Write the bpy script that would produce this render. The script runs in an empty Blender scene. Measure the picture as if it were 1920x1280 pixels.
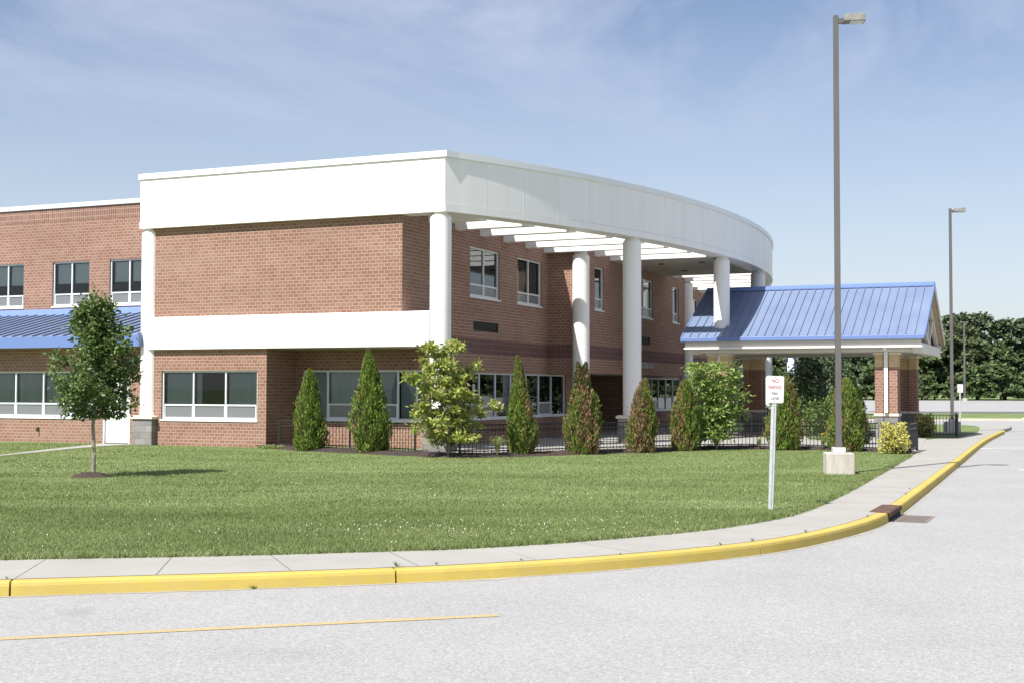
import bpy, math, random
import numpy as np
from mathutils import Vector, Matrix, noise as mnoise
random.seed(7); rng = np.random.default_rng(11)
R = math.radians
sc = bpy.context.scene
COL = sc.collection

# ------------------------------------------------------------------ frames
TH = 0.4082                                  # the school is turned this much from the camera axis
OX, OY = -1.866, 35.87                       # its front right corner on the ground
CT, ST = math.cos(TH), math.sin(TH)
def W(u, v, z=0.0): return (OX + u*CT + v*ST, OY - u*ST + v*CT, z)

# ------------------------------------------------------------------ materials
def nt(m): return m.node_tree.nodes, m.node_tree.links
def base_mat(name, col, rough=0.6, metal=0.0, spec=0.5):
    m = bpy.data.materials.new(name); m.use_nodes = True
    b = m.node_tree.nodes['Principled BSDF']
    b.inputs['Base Color'].default_value = (*col, 1); b.inputs['Roughness'].default_value = rough
    b.inputs['Metallic'].default_value = metal; b.inputs['Specular IOR Level'].default_value = spec
    return m
def ramp(n, stops):
    r = n.new('ShaderNodeValToRGB'); e = r.color_ramp.elements
    e[0].position, e[0].color = stops[0][0], (*stops[0][1], 1)
    e[1].position, e[1].color = stops[-1][0], (*stops[-1][1], 1)
    for p, c in stops[1:-1]:
        x = e.new(p); x.color = (*c, 1)
    return r
def noisy(name, c1, c2, scale=4, rough=0.8, bump=0.0, bscale=None, detail=6, coords='Object', stretch=(1,1,1), spec=0.3, lo=.3, hi=.7, c3=None, s3=.15, m3=.5):
    m = base_mat(name, c1, rough, 0, spec); n, l = nt(m); b = n['Principled BSDF']
    tc = n.new('ShaderNodeTexCoord'); mp = n.new('ShaderNodeMapping'); mp.inputs['Scale'].default_value = stretch
    l.new(tc.outputs[coords], mp.inputs[0])
    t = n.new('ShaderNodeTexNoise'); t.inputs['Scale'].default_value = scale; t.inputs['Detail'].default_value = detail
    l.new(mp.outputs[0], t.inputs[0]); r = ramp(n, [(lo, c1), (hi, c2)]); l.new(t.outputs[0], r.inputs[0])
    out = r.outputs[0]
    if c3:
        t3 = n.new('ShaderNodeTexNoise'); t3.inputs['Scale'].default_value = s3; t3.inputs['Detail'].default_value = 5
        l.new(mp.outputs[0], t3.inputs[0]); r3 = ramp(n, [(.42, (0,0,0)), (.62, (m3,)*3)]); l.new(t3.outputs[0], r3.inputs[0])
        mx = n.new('ShaderNodeMixRGB'); l.new(r3.outputs[0], mx.inputs[0]); l.new(out, mx.inputs[1]); mx.inputs[2].default_value = (*c3, 1); out = mx.outputs[0]
    l.new(out, b.inputs['Base Color'])
    if bump:
        t2 = n.new('ShaderNodeTexNoise'); t2.inputs['Scale'].default_value = bscale or scale*3; t2.inputs['Detail'].default_value = 8
        l.new(mp.outputs[0], t2.inputs[0]); bm = n.new('ShaderNodeBump'); bm.inputs['Strength'].default_value = bump; bm.inputs['Distance'].default_value = .02
        l.new(t2.outputs[0], bm.inputs['Height']); l.new(bm.outputs[0], b.inputs['Normal'])
    return m
def brick_mat(name, c1, c2, mortar, bw=.19, rh=.1, off=.5, ms=.0075, c3=None):
    m = base_mat(name, c1, .85, 0, .25); n, l = nt(m); b = n['Principled BSDF']
    uv = n.new('ShaderNodeUVMap'); t = n.new('ShaderNodeTexBrick')
    t.inputs['Scale'].default_value = 1; t.inputs['Brick Width'].default_value = bw; t.inputs['Row Height'].default_value = rh
    t.inputs['Mortar Size'].default_value = ms; t.inputs['Mortar Smooth'].default_value = .2; t.inputs['Bias'].default_value = -.1
    t.offset = off; t.inputs['Color1'].default_value = (*c1, 1); t.inputs['Color2'].default_value = (*c2, 1); t.inputs['Mortar'].default_value = (*mortar, 1)
    l.new(uv.outputs[0], t.inputs[0])
    ns = n.new('ShaderNodeTexNoise'); ns.inputs['Scale'].default_value = .9; ns.inputs['Detail'].default_value = 6
    mp = n.new('ShaderNodeMapping'); mp.inputs['Scale'].default_value = (.35, 1.3, 1); l.new(uv.outputs[0], mp.inputs[0]); l.new(mp.outputs[0], ns.inputs[0])
    r = ramp(n, [(.35, (.92, .91, .90)), (.65, (1.07, 1.08, 1.09))]); l.new(ns.outputs[0], r.inputs[0])
    mx = n.new('ShaderNodeMixRGB'); mx.blend_type = 'MULTIPLY'; mx.inputs[0].default_value = 1
    l.new(t.outputs[0], mx.inputs[1]); l.new(r.outputs[0], mx.inputs[2])
    # pale bloom of salts in drifting patches
    n2 = n.new('ShaderNodeTexNoise'); n2.inputs['Scale'].default_value = .5; n2.inputs['Detail'].default_value = 8; n2.inputs['Roughness'].default_value = .65
    l.new(mp.outputs[0], n2.inputs[0]); r2 = ramp(n, [(.5, (0,0,0)), (.78, (.38,)*3)]); l.new(n2.outputs[0], r2.inputs[0])
    m2 = n.new('ShaderNodeMixRGB'); l.new(r2.outputs[0], m2.inputs[0]); l.new(mx.outputs[0], m2.inputs[1]); m2.inputs[2].default_value = (*(c3 or mortar), 1)
    l.new(m2.outputs[0], b.inputs['Base Color'])
    bm = n.new('ShaderNodeBump'); bm.inputs['Strength'].default_value = .35; bm.inputs['Distance'].default_value = .008; bm.invert = True
    l.new(t.outputs['Fac'], bm.inputs['Height']); l.new(bm.outputs[0], b.inputs['Normal'])
    return m
def leaf_mat(name, cols, rough=.55, trans=.25, spec=.35, patch=False):
    m = base_mat(name, cols[0], rough, 0, spec); n, l = nt(m); b = n['Principled BSDF']
    g = n.new('ShaderNodeNewGeometry'); k = len(cols)
    r = ramp(n, [(i/(k-1), c) for i, c in enumerate(cols)]); l.new(g.outputs['Random Per Island'], r.inputs[0]); ro = r.outputs[0]
    if patch:
        tc = n.new('ShaderNodeTexCoord'); mp = n.new('ShaderNodeMapping'); mp.inputs['Scale'].default_value = (.22, .9, 1); l.new(tc.outputs['Object'], mp.inputs[0])
        t = n.new('ShaderNodeTexNoise'); t.inputs['Scale'].default_value = 1.1; t.inputs['Detail'].default_value = 6; l.new(mp.outputs[0], t.inputs[0]); q = ramp(n, [(.32, (.82,.86,.78)), (.68, (1.2,1.14,1.3))]); l.new(t.outputs[0], q.inputs[0])
        mm = n.new('ShaderNodeMixRGB'); mm.blend_type = 'MULTIPLY'; mm.inputs[0].default_value = 1; l.new(ro, mm.inputs[1]); l.new(q.outputs[0], mm.inputs[2]); ro = mm.outputs[0]
    l.new(ro, b.inputs['Base Color'])
    if trans:
        tr = n.new('ShaderNodeBsdfTranslucent'); l.new(ro, tr.inputs[0]); mx = n.new('ShaderNodeMixShader'); mx.inputs[0].default_value = trans
        l.new(b.outputs[0], mx.inputs[1]); l.new(tr.outputs[0], mx.inputs[2]); l.new(mx.outputs[0], n['Material Output'].inputs[0])
    return m

M = {}
BR1, BR2, MORT = (.220,.112,.080), (.268,.158,.118), (.42,.325,.255)
M['brick'] = brick_mat('brick', BR1, BR2, MORT, c3=(.34,.24,.185))
M['brick_soldier'] = brick_mat('brick_soldier', (.17,.085,.07), (.25,.13,.10), (.42,.34,.26), bw=.095, rh=.2, off=0, ms=.008, c3=(.26,.15,.12))
M['brick_purple'] = brick_mat('brick_purple', (.115,.060,.055), (.155,.082,.072), (.25,.18,.15), bw=.095, rh=.2, off=0, ms=.007, c3=(.14,.08,.07))
M['brick_tan'] = brick_mat('brick_tan', (.50,.37,.19), (.58,.44,.25), (.62,.52,.36), bw=.2, rh=.1, ms=.006, c3=(.6,.48,.3))
M['stone'] = brick_mat('stone', (.19,.185,.18), (.30,.285,.27), (.13,.125,.12), bw=.4, rh=.2, ms=.006, c3=(.34,.33,.31))
M['stone_cap'] = noisy('stone_cap', (.60,.54,.43), (.70,.64,.52), 6, .8, .1)
M['white_metal'] = noisy('white_metal', (.80,.81,.79), (.84,.84,.825), .6, .42, 0, detail=3, spec=.45)
M['white_metal'] = noisy('white_metal', (.82,.80,.765), (.87,.855,.825), 1.0, .42, 0, detail=6, spec=.45, stretch=(2.2,2.2,.18), c3=(.70,.70,.67), s3=1.4, m3=.12)
M['joint'] = base_mat('joint', (.36,.37,.37), .8)
M['joint_pale'] = base_mat('joint_pale', (.70,.71,.70), .8)
M['coping'] = base_mat('coping', (.76,.77,.77), .38, 0, .5)
M['grey_coping'] = base_mat('grey_coping', (.62,.65,.65), .4, 0, .5)
M['soffit'] = noisy('soffit', (.42,.39,.31), (.50,.46,.38), 1.2, .8)
M['cream'] = noisy('cream', (.60,.58,.51), (.66,.64,.57), 1.5, .55)
M['tan_panel'] = noisy('tan_panel', (.38,.30,.20), (.48,.38,.26), 2.5, .8)
M['blue'] = noisy('blue', (.14,.185,.29), (.17,.22,.33), .8, .48, 0, spec=.7, detail=3)
M['blue_trim'] = base_mat('blue_trim', (.13,.20,.42), .45)
M['frame'] = base_mat('frame', (.66,.68,.70), .4)
M['sill'] = base_mat('sill', (.72,.73,.73), .5)
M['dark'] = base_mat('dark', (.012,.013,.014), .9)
M['dark_frame'] = base_mat('dark_frame', (.03,.028,.025), .5)
M['blind'] = noisy('blind', (.46,.51,.52), (.58,.63,.63), 2, .9, stretch=(14,14,.2), detail=2)
M['shade'] = base_mat('shade', (.82,.84,.85), .9)
M['louver'] = base_mat('louver', (.035,.045,.035), .6)
M['door'] = noisy('door', (.60,.62,.60), (.64,.66,.64), 1, .5)
M['head'] = noisy('head', (.16,.158,.14), (.26,.25,.22), 9, .55)
M['pole'] = noisy('pole', (.105,.10,.097), (.13,.124,.12), 2.5, .5, stretch=(1,1,.3))
M['concrete_block'] = noisy('concrete_block', (.40,.375,.33), (.56,.53,.47), 3.5, .9, .25, 30, stretch=(3,3,.8), c3=(.30,.27,.22), s3=1.5, m3=.4)
M['galv'] = noisy('galv', (.42,.44,.46), (.54,.56,.57), 12, .45, spec=.6)
M['sign_white'] = base_mat('sign_white', (.78,.79,.78), .4)
M['sign_red'] = base_mat('sign_red', (.36,.04,.05), .5)
M['sign_dark'] = base_mat('sign_dark', (.10,.07,.08), .5)
M['fence'] = base_mat('fence', (.018,.018,.019), .35, 0, .6)
M['rust'] = noisy('rust', (.075,.042,.03), (.15,.085,.06), 9, .75, .3, 40)
M['grate_iron'] = noisy('grate_iron', (.20,.155,.13), (.30,.25,.215), 9, .8)
M['gutter_dust'] = noisy('gutter_dust', (.285,.27,.235), (.355,.345,.32), 3, .95, .2, 40)
M['sealant'] = base_mat('sealant', (.33,.25,.19), .8)
M['navy'] = base_mat('navy', (.02,.035,.09), .7)
M['yellow_base'] = base_mat('yellow_base', (.65,.42,.05), .7)
M['bark'] = noisy('bark', (.20,.18,.155), (.34,.31,.27), 14, .9, .4, 30, stretch=(1,1,.3))
M['bark_dark'] = noisy('bark_dark', (.07,.055,.045), (.14,.12,.10), 6, .95, .3)
M['mulch'] = noisy('mulch', (.020,.018,.018), (.075,.062,.056), 30, .95, .9, 45, detail=4, c3=(.10,.045,.03), s3=.45, m3=.35)
M['sidewalk'] = noisy('sidewalk', (.305,.295,.27), (.355,.345,.315), 1.1, .85, .08, 60, c3=(.33,.31,.28), s3=2.2, m3=.35)
M['crack'] = base_mat('crack', (.12,.11,.09), .95)
# grass
def grass_mat():
    m = base_mat('lawn', (.1,.2,.05), .85, 0, .15); n, l = nt(m); b = n['Principled BSDF']; tc = n.new('ShaderNodeTexCoord')
    t1 = n.new('ShaderNodeTexNoise'); t1.inputs['Scale'].default_value = .45; t1.inputs['Detail'].default_value = 6; l.new(tc.outputs['Object'], t1.inputs[0])
    mp = n.new('ShaderNodeMapping'); mp.inputs['Rotation'].default_value = (0,0,.12); mp.inputs['Scale'].default_value = (.25, 1.2, 1); l.new(tc.outputs['Object'], mp.inputs[0])
    t2 = n.new('ShaderNodeTexNoise'); t2.inputs['Scale'].default_value = 1.3; t2.inputs['Detail'].default_value = 7; l.new(mp.outputs[0], t2.inputs[0])
    t3 = n.new('ShaderNodeTexNoise'); t3.inputs['Scale'].default_value = 28; t3.inputs['Detail'].default_value = 6; l.new(tc.outputs['Object'], t3.inputs[0])
    r1 = ramp(n, [(.3, (.13,.18,.058)), (.7, (.205,.245,.10))]); l.new(t1.outputs[0], r1.inputs[0])
    r2 = ramp(n, [(.3, (.8,.86,.8)), (.7, (1.2,1.14,1.25))]); l.new(t2.outputs[0], r2.inputs[0])
    r3 = ramp(n, [(.35, (.72,.75,.66)), (.65, (1.2,1.18,1.25))]); l.new(t3.outputs[0], r3.inputs[0])
    a = n.new('ShaderNodeMixRGB'); a.blend_type = 'MULTIPLY'; a.inputs[0].default_value = 1; l.new(r1.outputs[0], a.inputs[1]); l.new(r2.outputs[0], a.inputs[2])
    c = n.new('ShaderNodeMixRGB'); c.blend_type = 'MULTIPLY'; c.inputs[0].default_value = 1; l.new(a.outputs[0], c.inputs[1]); l.new(r3.outputs[0], c.inputs[2])
    l.new(c.outputs[0], b.inputs['Base Color'])
    bm = n.new('ShaderNodeBump'); bm.inputs['Strength'].default_value = .8; bm.inputs['Distance'].default_value = .04; l.new(t3.outputs[0], bm.inputs['Height']); l.new(bm.outputs[0], b.inputs['Normal'])
    return m
M['lawn'] = grass_mat()
def asphalt_mat():
    m = base_mat('asphalt', (.3,.3,.3), .9, 0, .2); n, l = nt(m); b = n['Principled BSDF']; tc = n.new('ShaderNodeTexCoord')
    v = n.new('ShaderNodeTexVoronoi'); v.inputs['Scale'].default_value = 75; l.new(tc.outputs['Object'], v.inputs[0])
    sp = n.new('ShaderNodeSeparateColor'); l.new(v.outputs['Color'], sp.inputs[0])
    r = ramp(n, [(.0, (.235,.233,.23)), (.25, (.30,.298,.292)), (.8, (.342,.34,.334)), (1, (.42,.417,.41))]); l.new(sp.outputs[0], r.inputs[0])
    t = n.new('ShaderNodeTexNoise'); t.inputs['Scale'].default_value = .5; t.inputs['Detail'].default_value = 9; t.inputs['Roughness'].default_value = .6; l.new(tc.outputs['Object'], t.inputs[0])
    r2 = ramp(n, [(.3, (.94,.94,.94)), (.7, (1.04,1.04,1.035))]); l.new(t.outputs[0], r2.inputs[0])
    a = n.new('ShaderNodeMixRGB'); a.blend_type = 'MULTIPLY'; a.inputs[0].default_value = 1; l.new(r.outputs[0], a.inputs[1]); l.new(r2.outputs[0], a.inputs[2])
    # dark drip stains
    t4 = n.new('ShaderNodeTexNoise'); t4.inputs['Scale'].default_value = 1.7; t4.inputs['Detail'].default_value = 3; l.new(tc.outputs['Object'], t4.inputs[0])
    r4 = ramp(n, [(.74, (0,0,0)), (.80, (.35,)*3)]); l.new(t4.outputs[0], r4.inputs[0])
    d = n.new('ShaderNodeMixRGB'); l.new(r4.outputs[0], d.inputs[0]); l.new(a.outputs[0], d.inputs[1]); d.inputs[2].default_value = (.22,.22,.22,1)
    last = d.outputs[0]
    for (x, y, rx, ry, k) in ((-3.63, 10.95, .17, .32, .22), (15.6, 39.6, .6, 1.0, .18), (3.4, 11.2, .5, .5, .10), (-1.6, 9.3, .7, .35, .10), (2.2, 8.2, .35, .5, .12)):
        mp = n.new('ShaderNodeMapping'); mp.vector_type = 'TEXTURE'; mp.inputs['Location'].default_value = (x, y, -.13); mp.inputs['Scale'].default_value = (rx, ry, 1); l.new(tc.outputs['Object'], mp.inputs[0])
        g = n.new('ShaderNodeTexGradient'); g.gradient_type = 'SPHERICAL'; l.new(mp.outputs[0], g.inputs[0]); mm = n.new('ShaderNodeMath'); mm.operation = 'MULTIPLY'; mm.inputs[1].default_value = k; l.new(g.outputs[0], mm.inputs[0])
        q = n.new('ShaderNodeMixRGB'); l.new(mm.outputs[0], q.inputs[0]); l.new(last, q.inputs[1]); q.inputs[2].default_value = (.06,.06,.065,1); last = q.outputs[0]
    l.new(last, b.inputs['Base Color'])
    bm = n.new('ShaderNodeBump'); bm.inputs['Strength'].default_value = .3; bm.inputs['Distance'].default_value = .006; l.new(v.outputs['Distance'], bm.inputs['Height']); l.new(bm.outputs[0], b.inputs['Normal'])
    return m
M['asphalt'] = asphalt_mat()
M['kerb_yellow'] = noisy('kerb_yellow', (.455,.345,.075), (.53,.405,.095), 1.6, .75, .15, 50, detail=8, c3=(.42,.33,.14), s3=4, m3=.3)
M['line_yellow'] = noisy('line_yellow', (.36,.28,.13), (.46,.37,.20), 30, .9, detail=8)
M['line_white'] = noisy('line_white', (.72,.72,.71), (.8,.8,.79), 20, .9)
M['kerb_concrete'] = noisy('kerb_concrete', (.50,.45,.34), (.6,.55,.44), 2, .9)
# glass that both mirrors and lets the room behind show
def glass_mat(name, tint=(.66,.70,.70), lo=.01):
    m = bpy.data.materials.new(name); m.use_nodes = True; n, l = nt(m); n.remove(n['Principled BSDF'])
    tr = n.new('ShaderNodeBsdfTransparent'); tr.inputs[0].default_value = (*tint, 1)
    gl = n.new('ShaderNodeBsdfGlossy'); gl.inputs['Roughness'].default_value = .015; gl.inputs[0].default_value = (.9,.95,.97,1)
    tc = n.new('ShaderNodeTexCoord'); t = n.new('ShaderNodeTexNoise'); t.inputs['Scale'].default_value = .9; t.inputs['Detail'].default_value = 1; l.new(tc.outputs['Object'], t.inputs[0])
    bm = n.new('ShaderNodeBump'); bm.inputs['Strength'].default_value = .05; bm.inputs['Distance'].default_value = .03; l.new(t.outputs[0], bm.inputs['Height']); l.new(bm.outputs[0], gl.inputs['Normal'])
    fr = n.new('ShaderNodeFresnel'); fr.inputs[0].default_value = 1.5; ad = n.new('ShaderNodeMath'); ad.operation = 'ADD'; ad.use_clamp = True; ad.inputs[1].default_value = lo; l.new(fr.outputs[0], ad.inputs[0])
    mx = n.new('ShaderNodeMixShader'); l.new(ad.outputs[0], mx.inputs[0]); l.new(tr.outputs[0], mx.inputs[1]); l.new(gl.outputs[0], mx.inputs[2]); l.new(mx.outputs[0], n['Material Output'].inputs[0])
    return m
M['glass'] = glass_mat('glass'); M['glass_shiny'] = glass_mat('glass_shiny', (.25,.28,.28), .07)
M['vent_pane'] = base_mat('vent_pane', (.17,.18,.185), .25, 0, .6)
# foliage
M['arb_green'] = leaf_mat('arb_green', [(.09,.145,.025), (.15,.22,.035), (.24,.32,.06), (.12,.18,.03)], .6, .2)
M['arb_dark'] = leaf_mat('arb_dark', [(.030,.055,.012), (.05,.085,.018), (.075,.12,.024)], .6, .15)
M['arb_brown'] = leaf_mat('arb_brown', [(.15,.085,.045), (.25,.14,.08), (.34,.20,.12), (.14,.13,.04)], .8, .1)
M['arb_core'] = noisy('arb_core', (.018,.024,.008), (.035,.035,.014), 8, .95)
M['pear'] = leaf_mat('pear', [(.05,.085,.02), (.08,.135,.032), (.13,.20,.05), (.20,.24,.085)], .5, .25, .35)
M['magnolia'] = leaf_mat('magnolia', [(.16,.23,.035), (.23,.31,.05), (.33,.40,.09), (.42,.44,.13), (.42,.33,.15)], .5, .35)
M['magnolia_green'] = leaf_mat('magnolia_green', [(.11,.18,.035), (.18,.27,.055), (.26,.36,.09), (.34,.42,.14)], .5, .35)
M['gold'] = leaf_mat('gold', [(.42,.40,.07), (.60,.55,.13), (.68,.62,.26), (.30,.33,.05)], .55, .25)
M['reed'] = leaf_mat('reed', [(.16,.22,.06), (.28,.34,.11), (.40,.40,.20)], .6, .3)
M['wood_a'] = leaf_mat('wood_a', [(.055,.083,.040), (.080,.115,.052), (.11,.148,.066)], .65, .15)  # wood greens lightened and blued: distance haze put into the leaf colour
M['wood_b'] = leaf_mat('wood_b', [(.075,.10,.044), (.10,.135,.055), (.13,.165,.070)], .65, .15)
M['wood_c'] = leaf_mat('wood_c', [(.05,.08,.032), (.09,.135,.048), (.125,.175,.06)], .65, .15)
M['blade'] = leaf_mat('blade', [(.155,.21,.062), (.185,.24,.077), (.225,.28,.105), (.265,.30,.135)], .7, .3, .2, True)
M['clover'] = base_mat('clover', (.62,.62,.55), .8)
M['petal'] = base_mat('petal', (.75,.55,.05), .6)

# ------------------------------------------------------------------ mesh helpers
class MB:
    def __init__(s): s.v = []; s.f = []; s.m = []
    def quad(s, pts, mi=0):
        i = len(s.v); s.v += [tuple(p) for p in pts]; s.f.append(tuple(range(i, i+len(pts)))); s.m.append(mi)
    def hexa(s, p, mi=0):    # 8 points: bottom 4 ccw, top 4 ccw
        i = len(s.v); s.v += [tuple(q) for q in p]
        for f in ((3,2,1,0), (4,5,6,7), (0,1,5,4), (1,2,6,5), (2,3,7,6), (3,0,4,7)):
            s.f.append(tuple(i+k for k in f)); s.m.append(mi)
    def box(s, x0, x1, y0, y1, z0, z1, mi=0):
        s.hexa([(x0,y0,z0),(x1,y0,z0),(x1,y1,z0),(x0,y1,z0),(x0,y0,z1),(x1,y0,z1),(x1,y1,z1),(x0,y1,z1)], mi)
    def bar(s, a, b, w, h, mi=0, up=(0,0,1)):      # box beam from a to b
        a, b = Vector(a), Vector(b); d = (b-a).normalized(); u = Vector(up)
        if abs(d.dot(u)) > .98: u = Vector((0,1,0))
        x = d.cross(u).normalized()*w/2; y = x.cross(d).normalized()*h/2
        s.hexa([a-x-y, a+x-y, b+x-y, b-x-y, a-x+y, a+x+y, b+x+y, b-x+y], mi)
    def lathe(s, prof, seg=32, c=(0,0), mi=0):
        i0 = len(s.v)
        for r, z in prof:
            for k in range(seg):
                a = 2*math.pi*k/seg; s.v.append((c[0]+r*math.cos(a), c[1]+r*math.sin(a), z))
        for j in range(len(prof)-1):
            for k in range(seg):
                a = i0+j*seg+k; b = i0+j*seg+(k+1) % seg
                s.f.append((a, b, b+seg, a+seg)); s.m.append(mi)
        for j, rev in ((0, True), (len(prof)-1, False)):
            if prof[j][0] > 1e-4:
                r = [i0+j*seg+k for k in range(seg)]; s.f.append(tuple(r[::-1] if rev else r)); s.m.append(mi)
    def tube(s, pts, rad, seg=6, mi=0):
        pts = [Vector(p) for p in pts]; i0 = len(s.v); n = len(pts)
        for j, p in enumerate(pts):
            d = (pts[min(j+1, n-1)]-pts[max(j-1, 0)]).normalized(); u = Vector((0,0,1)) if abs(d.z) < .9 else Vector((1,0,0))
            x = d.cross(u).normalized(); y = x.cross(d); r = rad[j] if isinstance(rad, (list, tuple)) else rad
            for k in range(seg):
                a = 2*math.pi*k/seg; s.v.append(tuple(p+x*r*math.cos(a)+y*r*math.sin(a)))
        for j in range(n-1):
            for k in range(seg):
                a = i0+j*seg+k; b = i0+j*seg+(k+1) % seg; s.f.append((a, b, b+seg, a+seg)); s.m.append(mi)
        s.f.append(tuple(i0+(n-1)*seg+k for k in range(seg))); s.m.append(mi)
    def poly(s, pts, z, mi=0): s.quad([(p[0], p[1], z) for p in pts], mi)
    def prism(s, pts, z0, z1, mi=0):    # pts ccw
        n = len(pts); i = len(s.v); s.v += [(p[0], p[1], z0) for p in pts]+[(p[0], p[1], z1) for p in pts]
        s.f.append(tuple(range(i+n-1, i-1, -1))); s.f.append(tuple(range(i+n, i+2*n))); s.m += [mi, mi]
        for k in range(n):
            k2 = (k+1) % n; s.f.append((i+k, i+k2, i+n+k2, i+n+k)); s.m.append(mi)
    def build(s, name, mats, parent=None, origin=(0,0,0), smooth=False, bevel=0):
        me = bpy.data.meshes.new(name); o3 = Vector(origin)
        me.from_pydata([tuple(Vector(p)-o3) for p in s.v], [], s.f); 
        mats = mats if isinstance(mats, (list, tuple)) else [mats]
        for m in mats: me.materials.append(M[m])
        me.polygons.foreach_set('material_index', s.m)
        uvl = me.uv_layers.new(name='UVMap'); uv = np.zeros(len(me.loops)*2)
        for p in me.polygons:
            nx, ny, nz = p.normal
            if abs(nz) < .7:
                tx, ty = -ny, nx; q = math.hypot(tx, ty) or 1; tx /= q; ty /= q
                if tx+ty*.999 < 0: tx, ty = -tx, -ty
                for li in p.loop_indices:
                    c = s.v[me.loops[li].vertex_index]; uv[2*li] = c[0]*tx+c[1]*ty; uv[2*li+1] = c[2]
            else:
                for li in p.loop_indices:
                    c = s.v[me.loops[li].vertex_index]; uv[2*li] = c[0]; uv[2*li+1] = c[1]
        uvl.data.foreach_set('uv', uv)
        if smooth:
            me.polygons.foreach_set('use_smooth', [True]*len(me.polygons)); me.set_sharp_from_angle(angle=R(35))
        o = bpy.data.objects.new(name, me); COL.objects.link(o)
        if parent is not None: o.parent = parent
        else: o.location = o3
        if bevel:
            b = o.modifiers.new('bevel', 'BEVEL'); b.width = bevel; b.segments = 2; b.limit_method = 'ANGLE'
        return o
def tag(o, label=None, cat=None, group=None, kind=None):
    if label: o['label'] = label
    if cat: o['category'] = cat
    if group: o['group'] = group
    if kind: o['kind'] = kind
    return o
def empty(name, loc=(0,0,0), rz=0.0, parent=None, **k):
    o = bpy.data.objects.new(name, None); COL.objects.link(o); o.location = loc; o.rotation_euler = (0,0,rz)
    o.empty_display_size = .2
    if parent: o.parent = parent
    return tag(o, **k)
def struct(o): o['kind'] = 'structure'; return o
def copy_tree(o, parent=None):
    c = o.copy(); COL.objects.link(c)
    if parent: c.parent = parent
    for ch in [x for x in bpy.data.objects if x.parent == o]: copy_tree(ch, c)
    return c

def leaves_mesh(name, P, D, N, L, Wd, mats, mi=None, parent=None, fold=False):
    """P centres, D long axes, N normals; diamond shaped leaves"""
    n = len(P); D = D/np.linalg.norm(D, axis=1)[:, None]; S = np.cross(D, N); S /= (np.linalg.norm(S, axis=1)[:, None]+1e-9)
    L = np.broadcast_to(L, n)[:, None]; Wd = np.broadcast_to(Wd, n)[:, None]
    V = np.empty((n, 4, 3)); V[:, 0] = P-D*L/2; V[:, 1] = P+S*Wd/2-D*L*.05; V[:, 2] = P+D*L/2; V[:, 3] = P-S*Wd/2-D*L*.05
    return raw_mesh(name, V.reshape(-1, 3), np.arange(n*4).reshape(n, 4), mats, mi, parent)
def raw_mesh(name, V, F, mats, mi=None, parent=None):
    me = bpy.data.meshes.new(name); k = F.shape[1]; n = len(F)
    me.vertices.add(len(V)); me.vertices.foreach_set('co', V.ravel().astype(np.float32))
    me.loops.add(n*k); me.loops.foreach_set('vertex_index', F.ravel().astype(np.int32))
    me.polygons.add(n); me.polygons.foreach_set('loop_start', (np.arange(n)*k).astype(np.int32)); me.polygons.foreach_set('loop_total', np.full(n, k, np.int32))
    for m in mats: me.materials.append(M[m])
    if mi is not None: me.polygons.foreach_set('material_index', mi.astype(np.int32))
    me.update(calc_edges=True); me.validate()
    o = bpy.data.objects.new(name, me); COL.objects.link(o)
    if parent is not None: o.parent = parent
    return o
def unit(n):
    v = rng.normal(size=(n, 3)); return v/np.linalg.norm(v, axis=1)[:, None]

# ------------------------------------------------------------------ curves on the ground
def catmull(P, step=.35):
    P = [np.array(p, float) for p in P]; P = [2*P[0]-P[1]]+P+[2*P[-1]-P[-2]]; out = []
    for i in range(1, len(P)-2):
        a, b, c, d = P[i-1:i+3]; n = max(2, int(np.linalg.norm(c-b)/step))
        for k in range(n):
            t = k/n; out.append(.5*((2*b)+(-a+c)*t+(2*a-5*b+4*c-d)*t*t+(-a+3*b-3*c+d)*t**3))
    out.append(P[-2]); return np.array(out)
def resample(P, step):
    s = np.r_[0, np.cumsum(np.linalg.norm(np.diff(P, axis=0), axis=1))]; n = int(s[-1]/step)+1; t = np.linspace(0, s[-1], n)
    return np.c_[np.interp(t, s, P[:, 0]), np.interp(t, s, P[:, 1])]
KB = catmull([(-45,1.5), (-30,5.6), (-16,9.15), (-9,10.85), (-5.57,11.70), (-3.57,12.16), (-2.43,12.42), (-1.2,12.76), (-.32,13.07), (.78,13.60), (2.0,14.38), (2.99,15.22), (3.9,16.35), (4.72,17.62), (5.28,18.72), (5.79,19.88), (7.67,24.38), (11.17,32.82), (16.39,45.39), (21.15,56.18)])
KB = resample(KB, .25)
def normals(P):
    d = np.gradient(P, axis=0); d /= np.linalg.norm(d, axis=1)[:, None]; return np.c_[d[:, 1], -d[:, 0]]    # right hand side: the road
KN = normals(KB)
LC = catmull([(-45,3.1), (-30,7.1), (-16,10.65), (-9,12.35), (-5.2,13.22), (-3.94,13.43), (-2.67,13.66), (-1.28,14.0), (-.35,14.3), (.86,14.97), (2.22,15.98), (3.04,16.85), (4.06,18.36), (5.37,21.31), (7.39,26.3), (10.57,34.35), (11.35,36.3)], .3)
def at(px, py, z=0.0):      # a point of the ground seen at (px, py) of the photograph
    f, p, r, H = 2432.74, .0362, -.0021, 1.75
    a = (px-960)/f; b = (640-py)/f; X = a*math.cos(r)+b*math.sin(r); Z = -a*math.sin(r)+b*math.cos(r)
    d = (X, math.cos(p)-math.sin(p)*Z, math.sin(p)+math.cos(p)*Z); t = (z-H)/d[2]; return (d[0]*t, d[1]*t)

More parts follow.
